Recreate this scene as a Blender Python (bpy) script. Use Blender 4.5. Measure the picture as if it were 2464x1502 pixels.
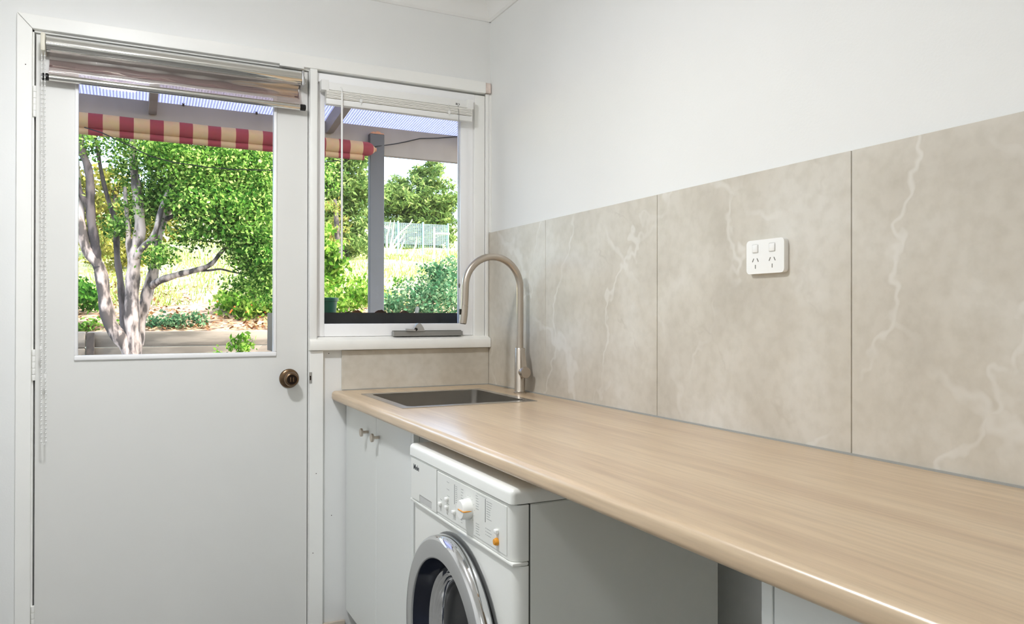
import bpy, bmesh, math, random
import numpy as np
from mathutils import Vector, Matrix

# ---------------------------------------------------------------- scene reset
for o in list(bpy.data.objects):
    bpy.data.objects.remove(o)
sc = bpy.context.scene
COL = sc.collection
PI = math.pi

# ---------------------------------------------------------------- camera
F = Vector((0.44541032, 0.89531818, 0.00387237))
R = Vector((0.89532143, -0.44541824, 0.00145767))
U = Vector((-0.0030299, -0.00281775, 0.99999144))
cam_d = bpy.data.cameras.new('camera')
cam = bpy.data.objects.new('camera', cam_d)
COL.objects.link(cam)
cam_d.sensor_width = 36.0
cam_d.lens = 1842.07 / 2464 * 36.0
cam_d.clip_start = 0.05
cam_d.clip_end = 300
M3 = Matrix((R, U, -F)).transposed()
cam.matrix_world = Matrix.Translation((-1.2247, -2.6684, 1.1648)) @ M3.to_4x4()
sc.camera = cam

# ---------------------------------------------------------------- world, sun, added fill lamps, exposure
SKY_STRENGTH = 1.40
SUN_STRENGTH = 11.0
FILL_GLOW = 53.0
FILL_DOWN = 16.0
world = bpy.data.worlds.new('sky')
sc.world = world
world.use_nodes = True
wn = world.node_tree
wn.nodes.clear()
w_out = wn.nodes.new('ShaderNodeOutputWorld')
w_bg = wn.nodes.new('ShaderNodeBackground')
w_sky = wn.nodes.new('ShaderNodeTexSky')
w_sky.sky_type = 'NISHITA'
w_sky.sun_disc = False
w_sky.sun_elevation = math.radians(52)
w_sky.sun_rotation = math.radians(140)
w_sky.air_density = 1.0
w_sky.dust_density = 2.5
w_sky.ozone_density = 1.0
w_bg.inputs['Strength'].default_value = SKY_STRENGTH
wn.links.new(w_sky.outputs[0], w_bg.inputs[0])
wn.links.new(w_bg.outputs[0], w_out.inputs[0])

sun_d = bpy.data.lights.new('sun', 'SUN')
sun_d.energy = SUN_STRENGTH
sun_d.angle = math.radians(0.6)
sun_d.color = (1.0, 0.95, 0.86)
sun = bpy.data.objects.new('sun', sun_d)
COL.objects.link(sun)
to_sun = Vector((0.85, -0.22, 0.85)).normalized()
sun.rotation_euler = to_sun.to_track_quat('Z', 'Y').to_euler()

vs = sc.view_settings
vs.view_transform = 'Standard'
vs.look = 'None'
vs.exposure = 0.0
vs.gamma = 1.0
vs.use_curve_mapping = False
sc.cycles.max_bounces = 14
sc.cycles.diffuse_bounces = 10
sc.cycles.glossy_bounces = 6
sc.cycles.transmission_bounces = 10
sc.cycles.transparent_max_bounces = 16
sc.cycles.caustics_reflective = False
sc.cycles.caustics_refractive = False
sc.cycles.sample_clamp_indirect = 6.0

# ---------------------------------------------------------------- material helpers
def srgb(r, g, b):
    def c(v):
        v /= 255.0
        return v / 12.92 if v <= 0.04045 else ((v + 0.055) / 1.055) ** 2.4
    return (c(r), c(g), c(b), 1.0)

MATS = {}
def mat(name, col, rough=0.5, metal=0.0, bump=0.0, bump_scale=200.0, vary=0.0, vary_scale=8.0, spec=0.5, stretch=(1, 1, 1), trans=0.0, ior=1.45):
    m = bpy.data.materials.new(name)
    m.use_nodes = True
    nt = m.node_tree
    b = nt.nodes['Principled BSDF']
    b.inputs['Base Color'].default_value = col
    b.inputs['Roughness'].default_value = rough
    b.inputs['Metallic'].default_value = metal
    b.inputs['Specular IOR Level'].default_value = spec
    b.inputs['IOR'].default_value = ior
    if trans:
        b.inputs['Transmission Weight'].default_value = trans
    tc = nt.nodes.new('ShaderNodeTexCoord')
    mp = nt.nodes.new('ShaderNodeMapping')
    mp.inputs['Scale'].default_value = stretch
    nt.links.new(tc.outputs['Object'], mp.inputs['Vector'])
    if vary:
        n = nt.nodes.new('ShaderNodeTexNoise')
        n.inputs['Scale'].default_value = vary_scale
        n.inputs['Detail'].default_value = 6
        nt.links.new(mp.outputs[0], n.inputs['Vector'])
        r = nt.nodes.new('ShaderNodeValToRGB')
        r.color_ramp.elements[0].position = 0.3
        r.color_ramp.elements[1].position = 0.7
        r.color_ramp.elements[0].color = tuple(max(0, c * (1 - vary)) for c in col[:3]) + (1,)
        r.color_ramp.elements[1].color = tuple(min(1, c * (1 + vary)) for c in col[:3]) + (1,)
        nt.links.new(n.outputs['Fac'], r.inputs[0])
        nt.links.new(r.outputs[0], b.inputs['Base Color'])
    if bump:
        n = nt.nodes.new('ShaderNodeTexNoise')
        n.inputs['Scale'].default_value = bump_scale
        n.inputs['Detail'].default_value = 4
        nt.links.new(mp.outputs[0], n.inputs['Vector'])
        bp = nt.nodes.new('ShaderNodeBump')
        bp.inputs['Strength'].default_value = bump
        bp.inputs['Distance'].default_value = 0.002
        nt.links.new(n.outputs['Fac'], bp.inputs['Height'])
        nt.links.new(bp.outputs[0], b.inputs['Normal'])
    MATS[name] = m
    return m

mat('wall_paint', srgb(234, 235, 234), 0.6, bump=0.12, bump_scale=180, vary=0.012, vary_scale=3)
mat('ceiling_paint', srgb(238, 238, 236), 0.7)
mat('trim_paint', srgb(244, 244, 241), 0.35, bump=0.05, bump_scale=60, vary=0.015, vary_scale=9)
mat('door_paint', srgb(226, 226, 223), 0.42, bump=0.06, bump_scale=120, vary=0.012, vary_scale=5)
mat('sash_paint', srgb(248, 248, 249), 0.3)
mat('sill_paint', srgb(247, 246, 241), 0.4, bump=0.1, bump_scale=50, vary=0.02, vary_scale=14)
mat('raw_timber', srgb(222, 208, 200), 0.8, vary=0.25, vary_scale=30)
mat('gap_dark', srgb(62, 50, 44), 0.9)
mat('grout', srgb(172, 168, 160), 0.8)
mat('silicone', srgb(158, 160, 158), 0.5)
mat('floor_vinyl', srgb(136, 135, 133), 0.3, vary=0.1, vary_scale=6)
mat('skirting', srgb(205, 193, 178), 0.5, vary=0.12, vary_scale=20)
mat('cabinet_white', srgb(228, 231, 229), 0.35)
mat('carcass_white', srgb(226, 227, 225), 0.5)
mat('kick_grey', srgb(130, 130, 128), 0.5)
mat('brushed_nickel', srgb(196, 186, 174), 0.3, 1.0, bump=0.05, bump_scale=300, stretch=(1, 1, 0.05))
mat('steel', srgb(172, 168, 162), 0.3, 1.0, bump=0.08, bump_scale=200, stretch=(0.05, 1, 1))
mat('steel_rim', srgb(200, 200, 200), 0.25, 1.0)
mat('chrome', srgb(225, 226, 228), 0.05, 1.0)
mat('satin_silver', srgb(190, 191, 192), 0.32, 0.85)
mat('bronze', srgb(120, 98, 76), 0.28, 1.0, vary=0.25, vary_scale=60)
mat('bronze_dark', srgb(52, 42, 36), 0.35, 0.9)
mat('appliance_white', srgb(238, 239, 234), 0.3)
mat('appliance_panel', srgb(228, 229, 224), 0.38)
mat('appliance_side', srgb(226, 228, 222), 0.42)
mat('button_white', srgb(240, 240, 236), 0.3)
mat('button_orange', srgb(226, 152, 40), 0.35)
mat('print_grey', srgb(150, 152, 150), 0.6)
mat('soft_grey', srgb(196, 196, 193), 0.5)
mat('print_dark', srgb(70, 72, 74), 0.6)
mat('navy_plastic', srgb(30, 36, 52), 0.12, 0.0)
mat('dark_drum', srgb(28, 30, 34), 0.3, 0.5)
mat('recess_shade', srgb(128, 130, 128), 0.35)
mat('ring_satin', srgb(196, 197, 198), 0.22, 0.9)
mat('seam_dark', srgb(84, 84, 80), 0.9)
mat('black_plastic', srgb(14, 14, 14), 0.4)
mat('white_plastic', srgb(238, 238, 236), 0.3)
mat('cream_plastic', srgb(226, 222, 206), 0.4)
mat('socket_white', srgb(240, 240, 238), 0.25)
mat('slot_grey', srgb(120, 118, 112), 0.7)
mat('blind_white', srgb(238, 238, 236), 0.3)
mat('slat_cream', srgb(240, 238, 232), 0.35)
mat('cord_white', srgb(230, 230, 228), 0.6)
mat('cord_grey', srgb(120, 120, 118), 0.6)
mat('winder_grey', srgb(160, 160, 158), 0.35, 0.6)
mat('verandah_grey', srgb(156, 146, 134), 0.6, vary=0.06, vary_scale=10)
mat('post_grey', srgb(86, 84, 82), 0.55, vary=0.04, vary_scale=20)
mat('chipped_edge', srgb(196, 140, 104), 0.8, vary=0.2, vary_scale=60)
mat('black_box', srgb(30, 30, 32), 0.45, vary=0.2, vary_scale=25)
mat('soil', srgb(70, 55, 44), 0.95, vary=0.4, vary_scale=40)
mat('pot_green', srgb(18, 104, 78), 0.35)
mat('dry_leaf', srgb(150, 92, 54), 0.7, vary=0.3, vary_scale=60)
mat('dry_leaf_dark', srgb(104, 74, 60), 0.7, vary=0.3, vary_scale=60)
mat('cable_black', srgb(30, 28, 28), 0.6)
mat('sleeper', srgb(122, 111, 98), 0.85, vary=0.3, vary_scale=9, bump=0.5, bump_scale=40, stretch=(0.15, 1, 1))
mat('sleeper_post', srgb(72, 62, 54), 0.85, vary=0.3, vary_scale=20)
mat('yard_paving', srgb(96, 92, 88), 0.85, vary=0.2, vary_scale=6)
mat('bark_pale', srgb(150, 134, 122), 0.85, vary=0.75, vary_scale=14, bump=0.6, bump_scale=30, stretch=(1, 1, 0.35))
mat('bark_dark', srgb(80, 70, 66), 0.85, vary=0.6, vary_scale=14, bump=0.6, bump_scale=30, stretch=(1, 1, 0.35))
mat('fence_green', srgb(140, 170, 176), 0.7)
mat('fence_white', srgb(226, 230, 216), 0.6)
mat('dead_branch', srgb(206, 196, 176), 0.8)
mat('flower_orange', srgb(226, 110, 50), 0.6)
mat('clear_tag', srgb(225, 228, 232), 0.2, trans=0.5)
mat('red_tag', srgb(170, 40, 50), 0.5)
mat('fill_lamp_white', srgb(245, 244, 240), 0.4)

for nm in ('bark_pale', 'bark_dark', 'sleeper'):
    for nd in MATS[nm].node_tree.nodes:
        if nd.type == 'VALTORGB':
            nd.color_ramp.elements[0].position = 0.42; nd.color_ramp.elements[1].position = 0.58
def glass_mat(name, tint, refl=1.0):
    m = bpy.data.materials.new(name)
    m.use_nodes = True
    nt = m.node_tree
    nt.nodes.clear()
    out = nt.nodes.new('ShaderNodeOutputMaterial')
    tr = nt.nodes.new('ShaderNodeBsdfTransparent')
    tr.inputs[0].default_value = tint
    gl = nt.nodes.new('ShaderNodeBsdfGlossy')
    gl.inputs['Roughness'].default_value = 0.02
    fr = nt.nodes.new('ShaderNodeFresnel')
    fr.inputs['IOR'].default_value = 1.3
    mx = nt.nodes.new('ShaderNodeMixShader')
    nt.links.new(fr.outputs[0], mx.inputs[0])
    nt.links.new(tr.outputs[0], mx.inputs[1])
    nt.links.new(gl.outputs[0], mx.inputs[2])
    nt.links.new(mx.outputs[0], out.inputs[0])
    MATS[name] = m
glass_mat('window_glass', (0.97, 0.985, 0.98, 1))

def film_mat():
    # mirrored sun film: mostly a tinted mirror, part see-through
    m = bpy.data.materials.new('mirror_film')
    m.use_nodes = True
    nt = m.node_tree
    nt.nodes.clear()
    out = nt.nodes.new('ShaderNodeOutputMaterial')
    tr = nt.nodes.new('ShaderNodeBsdfTransparent')
    tr.inputs[0].default_value = (0.80, 0.56, 0.58, 1)
    gl = nt.nodes.new('ShaderNodeBsdfGlossy')
    gl.inputs['Color'].default_value = srgb(246, 243, 240)
    gl.inputs['Roughness'].default_value = 0.06
    mx = nt.nodes.new('ShaderNodeMixShader')
    mx.inputs[0].default_value = 0.6
    nt.links.new(tr.outputs[0], mx.inputs[1])
    nt.links.new(gl.outputs[0], mx.inputs[2])
    nt.links.new(mx.outputs[0], out.inputs[0])
    MATS['mirror_film'] = m
film_mat()
mat('mirror_roll', srgb(225, 223, 218), 0.06, 1.0, bump=0.03, bump_scale=30, stretch=(0.1, 1, 1))

def bench_mat():
    m = bpy.data.materials.new('oak_laminate')
    m.use_nodes = True
    nt = m.node_tree
    N, L = nt.nodes, nt.links
    b = N['Principled BSDF']
    b.inputs['Roughness'].default_value = 0.29
    b.inputs['Specular IOR Level'].default_value = 0.85
    tc = N.new('ShaderNodeTexCoord')
    mp = N.new('ShaderNodeMapping')
    mp.inputs['Scale'].default_value = (1.0, 0.045, 1.0)
    L.new(tc.outputs['Object'], mp.inputs['Vector'])
    n1 = N.new('ShaderNodeTexNoise'); n1.inputs['Scale'].default_value = 16; n1.inputs['Detail'].default_value = 5; n1.inputs['Distortion'].default_value = 0.5
    n2 = N.new('ShaderNodeTexNoise'); n2.inputs['Scale'].default_value = 130; n2.inputs['Detail'].default_value = 4
    L.new(mp.outputs[0], n1.inputs['Vector']); L.new(mp.outputs[0], n2.inputs['Vector'])
    r1 = N.new('ShaderNodeValToRGB')
    e = r1.color_ramp.elements
    e[0].position = 0.28; e[0].color = srgb(194, 167, 137)
    e[1].position = 0.72; e[1].color = srgb(219, 196, 165)
    mid = e.new(0.5); mid.color = srgb(210, 185, 153)
    L.new(n1.outputs['Fac'], r1.inputs[0])
    r2 = N.new('ShaderNodeValToRGB')
    r2.color_ramp.elements[0].position = 0.35; r2.color_ramp.elements[0].color = (0.86, 0.85, 0.84, 1)
    r2.color_ramp.elements[1].position = 0.6; r2.color_ramp.elements[1].color = (1, 1, 1, 1)
    L.new(n2.outputs['Fac'], r2.inputs[0])
    mx = N.new('ShaderNodeMix'); mx.data_type = 'RGBA'; mx.blend_type = 'MULTIPLY'; mx.inputs[0].default_value = 1.0
    L.new(r1.outputs[0], mx.inputs[6]); L.new(r2.outputs[0], mx.inputs[7])
    L.new(mx.outputs[2], b.inputs['Base Color'])
    bp = N.new('ShaderNodeBump'); bp.inputs['Strength'].default_value = 0.05; bp.inputs['Distance'].default_value = 0.001
    L.new(n2.outputs['Fac'], bp.inputs['Height']); L.new(bp.outputs[0], b.inputs['Normal'])
    MATS['oak_laminate'] = m
bench_mat()

def tile_mat():
    m = bpy.data.materials.new('stone_tile')
    m.use_nodes = True
    nt = m.node_tree
    N, L = nt.nodes, nt.links
    b = N['Principled BSDF']
    b.inputs['Roughness'].default_value = 0.42
    tc = N.new('ShaderNodeTexCoord')
    mp = N.new('ShaderNodeMapping')
    mp.inputs['Location'].default_value = (3.1, 1.7, 0.4)
    L.new(tc.outputs['Object'], mp.inputs['Vector'])
    def noise(s, d, dist=0.0):
        n = N.new('ShaderNodeTexNoise')
        n.inputs['Scale'].default_value = s; n.inputs['Detail'].default_value = d; n.inputs['Distortion'].default_value = dist
        L.new(mp.outputs[0], n.inputs['Vector'])
        return n
    def ramp(src, stops):
        r = N.new('ShaderNodeValToRGB')
        e = r.color_ramp.elements
        e[0].position, e[0].color = stops[0]
        e[1].position, e[1].color = stops[-1]
        for p, c in stops[1:-1]:
            k = e.new(p); k.color = c
        L.new(src, r.inputs[0])
        return r
    base = ramp(noise(4.2, 14, 0.2).outputs['Fac'], [(0.30, srgb(189, 182, 169)), (0.5, srgb(203, 197, 185)), (0.70, srgb(213, 209, 200))])
    fine = ramp(noise(38, 9).outputs['Fac'], [(0.32, (0.92, 0.915, 0.90, 1)), (0.58, (1, 1, 1, 1))])
    mx = N.new('ShaderNodeMix'); mx.data_type = 'RGBA'; mx.blend_type = 'MULTIPLY'; mx.inputs[0].default_value = 1.0
    L.new(base.outputs[0], mx.inputs[6]); L.new(fine.outputs[0], mx.inputs[7])
    def veins(scale, dist, rot, lo, gate_scale, gate_lo, off):
        m_ = N.new('ShaderNodeMapping')
        m_.inputs['Rotation'].default_value = (rot, 0, 0); m_.inputs['Location'].default_value = (off, off * 1.7, off * .6)
        L.new(tc.outputs['Object'], m_.inputs['Vector'])
        w = N.new('ShaderNodeTexWave')
        w.wave_type = 'BANDS'; w.bands_direction = 'Y'
        w.inputs['Scale'].default_value = scale; w.inputs['Distortion'].default_value = dist
        w.inputs['Detail'].default_value = 5; w.inputs['Detail Scale'].default_value = 1.6; w.inputs['Detail Roughness'].default_value = .62
        L.new(m_.outputs[0], w.inputs['Vector'])
        r = ramp(w.outputs['Fac'], [(lo, (0, 0, 0, 1)), (1.0, (1, 1, 1, 1))])
        g = ramp(noise(gate_scale, 3).outputs['Fac'], [(gate_lo, (0, 0, 0, 1)), (gate_lo + 0.12, (1, 1, 1, 1))])
        q = N.new('ShaderNodeMath'); q.operation = 'MULTIPLY'
        L.new(r.outputs[0], q.inputs[0]); L.new(g.outputs[0], q.inputs[1])
        return q
    v1 = veins(.75, 6.0, .7, .988, 2.4, 0.40, 1.3)
    v2 = veins(1.0, 8.0, -.5, .990, 3.3, 0.42, 4.1)
    ad = N.new('ShaderNodeMath'); ad.operation = 'MAXIMUM'
    L.new(v1.outputs[0], ad.inputs[0]); L.new(v2.outputs[0], ad.inputs[1])
    sm = N.new('ShaderNodeMath'); sm.operation = 'MULTIPLY'; sm.inputs[1].default_value = 0.55
    L.new(ad.outputs[0], sm.inputs[0])
    m2 = N.new('ShaderNodeMix'); m2.data_type = 'RGBA'; m2.blend_type = 'MIX'
    m2.inputs[7].default_value = srgb(222, 219, 212)
    L.new(sm.outputs[0], m2.inputs[0]); L.new(mx.outputs[2], m2.inputs[6])
    dk = veins(1.5, 9.0, .9, .988, 4.0, 0.54, 7.7)
    dm = N.new('ShaderNodeMath'); dm.operation = 'MULTIPLY'; dm.inputs[1].default_value = 0.22
    L.new(dk.outputs[0], dm.inputs[0])
    m3 = N.new('ShaderNodeMix'); m3.data_type = 'RGBA'; m3.inputs[7].default_value = srgb(150, 140, 124)
    L.new(dm.outputs[0], m3.inputs[0]); L.new(m2.outputs[2], m3.inputs[6])
    L.new(m3.outputs[2], b.inputs['Base Color'])
    MATS['stone_tile'] = m
tile_mat()

def awning_mat():
    m = bpy.data.materials.new('striped_canvas')
    m.use_nodes = True
    nt = m.node_tree
    N, L = nt.nodes, nt.links
    b = N['Principled BSDF']
    b.inputs['Roughness'].default_value = 0.85
    tc = N.new('ShaderNodeTexCoord')
    sx = N.new('ShaderNodeSeparateXYZ')
    L.new(tc.outputs['Object'], sx.inputs[0])
    def mth(op, a, v):
        n = N.new('ShaderNodeMath'); n.operation = op
        L.new(a, n.inputs[0]); n.inputs[1].default_value = v
        return n.outputs[0]
    t = mth('ADD', sx.outputs[0], 1.436 + 0.151 * 20)
    t = mth('DIVIDE', t, 0.151)
    t = mth('FRACT', t, 0)
    t = mth('LESS_THAN', t, 0.465)
    n = N.new('ShaderNodeTexNoise'); n.inputs['Scale'].default_value = 30
    L.new(tc.outputs['Object'], n.inputs['Vector'])
    mx = N.new('ShaderNodeMix'); mx.data_type = 'RGBA'
    L.new(t, mx.inputs[0])
    mx.inputs[6].default_value = srgb(200, 164, 120)
    mx.inputs[7].default_value = srgb(150, 56, 60)
    m2 = N.new('ShaderNodeMix'); m2.data_type = 'RGBA'; m2.blend_type = 'MULTIPLY'; m2.inputs[0].default_value = 0.25
    L.new(mx.outputs[2], m2.inputs[6]); L.new(n.outputs['Color'], m2.inputs[7])
    L.new(m2.outputs[2], b.inputs['Base Color'])
    MATS['striped_canvas'] = m
awning_mat()

def leaf_mat(name, stops, translucency=0.28):
    m = bpy.data.materials.new(name)
    m.use_nodes = True
    nt = m.node_tree
    N, L = nt.nodes, nt.links
    N.clear()
    out = N.new('ShaderNodeOutputMaterial')
    g = N.new('ShaderNodeNewGeometry')
    r = N.new('ShaderNodeValToRGB')
    e = r.color_ramp.elements
    e[0].position, e[0].color = stops[0]
    e[1].position, e[1].color = stops[-1]
    for p, c in stops[1:-1]:
        k = e.new(p); k.color = c
    L.new(g.outputs['Random Per Island'], r.inputs[0])
    d = N.new('ShaderNodeBsdfDiffuse'); t = N.new('ShaderNodeBsdfTranslucent')
    mx = N.new('ShaderNodeMixShader'); mx.inputs[0].default_value = translucency
    tc = N.new('ShaderNodeTexCoord')
    nz = N.new('ShaderNodeTexNoise'); nz.inputs['Scale'].default_value = 3.2; nz.inputs['Detail'].default_value = 3
    L.new(tc.outputs['Object'], nz.inputs['Vector'])
    cr = N.new('ShaderNodeValToRGB')      # darker clumps: foliage shade painted into the leaf colour
    cr.color_ramp.elements[0].position = 0.40; cr.color_ramp.elements[0].color = (0.52, 0.60, 0.52, 1)
    cr.color_ramp.elements[1].position = 0.62; cr.color_ramp.elements[1].color = (1.0, 1.0, 0.92, 1)
    L.new(nz.outputs['Fac'], cr.inputs[0])
    ml = N.new('ShaderNodeMix'); ml.data_type = 'RGBA'; ml.blend_type = 'MULTIPLY'; ml.inputs[0].default_value = 1.0
    L.new(r.outputs[0], ml.inputs[6]); L.new(cr.outputs[0], ml.inputs[7])
    L.new(ml.outputs[2], d.inputs[0]); L.new(ml.outputs[2], t.inputs[0])
    L.new(d.outputs[0], mx.inputs[1]); L.new(t.outputs[0], mx.inputs[2])
    L.new(mx.outputs[0], out.inputs[0])
    MATS[name] = m
leaf_mat('leaf_green', [(0.0, srgb(44, 81, 33)), (0.35, srgb(87, 128, 49)), (0.7, srgb(141, 177, 79)), (1.0, srgb(208, 223, 132))])
leaf_mat('leaf_yellow', [(0.0, srgb(88, 93, 36)), (0.5, srgb(136, 129, 55)), (1.0, srgb(184, 171, 99))])
leaf_mat('leaf_bright', [(0.0, srgb(68, 115, 33)), (0.5, srgb(116, 157, 54)), (1.0, srgb(181, 199, 103))])
leaf_mat('leaf_conifer', [(0.0, srgb(73, 99, 51)), (0.5, srgb(119, 142, 78)), (1.0, srgb(170, 183, 114))])
leaf_mat('leaf_rust', [(0.0, srgb(140, 90, 60)), (0.5, srgb(150, 160, 80)), (1.0, srgb(190, 200, 120))])
leaf_mat('leaf_blue', [(0.0, srgb(61, 106, 72)), (0.5, srgb(101, 140, 102)), (1.0, srgb(162, 181, 137))])
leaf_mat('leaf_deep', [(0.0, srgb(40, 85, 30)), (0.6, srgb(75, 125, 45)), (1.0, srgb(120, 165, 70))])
leaf_mat('grass_blade', [(0.0, srgb(119, 153, 56)), (0.5, srgb(165, 174, 96)), (1.0, srgb(199, 193, 136))], 0.3)
leaf_mat('litter', [(0.0, srgb(102, 67, 46)), (0.5, srgb(149, 109, 80)), (1.0, srgb(181, 147, 112))], 0.1)

def ground_mat():
    m = bpy.data.materials.new('hillside')
    m.use_nodes = True
    nt = m.node_tree
    N, L = nt.nodes, nt.links
    b = N['Principled BSDF']
    b.inputs['Roughness'].default_value = 0.95
    tc = N.new('ShaderNodeTexCoord')
    sx = N.new('ShaderNodeSeparateXYZ'); L.new(tc.outputs['Object'], sx.inputs[0])
    n = N.new('ShaderNodeTexNoise'); n.inputs['Scale'].default_value = 0.8; n.inputs['Detail'].default_value = 8
    L.new(tc.outputs['Object'], n.inputs['Vector'])
    ml = N.new('ShaderNodeMath'); ml.operation = 'MULTIPLY_ADD'; ml.inputs[1].default_value = 4.0
    L.new(n.outputs['Fac'], ml.inputs[0]); L.new(sx.outputs[1], ml.inputs[2])
    mr = N.new('ShaderNodeMapRange'); mr.inputs[1].default_value = 10.8; mr.inputs[2].default_value = 12.6
    L.new(ml.outputs[0], mr.inputs[0])
    n2 = N.new('ShaderNodeTexNoise'); n2.inputs['Scale'].default_value = 9; n2.inputs['Detail'].default_value = 8
    L.new(tc.outputs['Object'], n2.inputs['Vector'])
    r1 = N.new('ShaderNodeValToRGB')
    r1.color_ramp.elements[0].position = 0.35; r1.color_ramp.elements[0].color = srgb(120, 88, 66)
    r1.color_ramp.elements[1].position = 0.65; r1.color_ramp.elements[1].color = srgb(206, 172, 132)
    L.new(n2.outputs['Fac'], r1.inputs[0])
    r2 = N.new('ShaderNodeValToRGB')
    r2.color_ramp.elements[0].position = 0.35; r2.color_ramp.elements[0].color = srgb(112, 126, 62)
    r2.color_ramp.elements[1].position = 0.6; r2.color_ramp.elements[1].color = srgb(176, 164, 120)
    L.new(n2.outputs['Fac'], r2.inputs[0])
    mx = N.new('ShaderNodeMix'); mx.data_type = 'RGBA'
    L.new(mr.outputs[0], mx.inputs[0]); L.new(r1.outputs[0], mx.inputs[6]); L.new(r2.outputs[0], mx.inputs[7])
    L.new(mx.outputs[2], b.inputs['Base Color'])
    MATS['hillside'] = m
ground_mat()

def poly_mat(name, col, t):
    m = bpy.data.materials.new(name)
    m.use_nodes = True
    nt = m.node_tree
    N, L = nt.nodes, nt.links
    N.clear()
    out = N.new('ShaderNodeOutputMaterial')
    d = N.new('ShaderNodeBsdfDiffuse'); tr = N.new('ShaderNodeBsdfTranslucent')
    d.inputs[0].default_value = col; tr.inputs[0].default_value = col
    mx = N.new('ShaderNodeMixShader'); mx.inputs[0].default_value = t
    L.new(d.outputs[0], mx.inputs[1]); L.new(tr.outputs[0], mx.inputs[2]); L.new(mx.outputs[0], out.inputs[0])
    MATS[name] = m
poly_mat('poly_sheet', srgb(186, 188, 204), 0.7)
poly_mat('poly_rib', srgb(226, 226, 236), 0.6)

def emit_mat(name, col, s):
    m = bpy.data.materials.new(name)
    m.use_nodes = True
    nt = m.node_tree
    b = nt.nodes['Principled BSDF']
    b.inputs['Base Color'].default_value = col
    b.inputs['Emission Color'].default_value = col
    b.inputs['Emission Strength'].default_value = s
    MATS[name] = m

# ---------------------------------------------------------------- object helpers
def finish(name, me, m, parent=None, smooth=None):
    if m is not None and len(me.materials) == 0:
        me.materials.append(MATS[m])
    if smooth is not None:
        me.polygons.foreach_set('use_smooth', [True] * len(me.polygons))
        me.set_sharp_from_angle(angle=math.radians(smooth))
    o = bpy.data.objects.new(name, me)
    COL.objects.link(o)
    if parent is not None:
        o.parent = parent
        w = parent.matrix_basis.copy()
        p = parent.parent
        while p is not None:
            w = p.matrix_basis @ parent.matrix_parent_inverse @ w
            parent, p = p, p.parent
        o.matrix_parent_inverse = w.inverted()
    return o

def tag(o, label=None, cat=None, group=None, kind=None):
    if label: o['label'] = label
    if cat: o['category'] = cat
    if group: o['group'] = group
    if kind: o['kind'] = kind
    return o

def thing(name, loc, label, cat=None, group=None, kind=None):
    o = bpy.data.objects.new(name, None)
    COL.objects.link(o)
    o.location = loc
    o.empty_display_size = 0.1
    bpy.context.view_layer.update()
    return tag(o, label, cat, group, kind)

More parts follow.
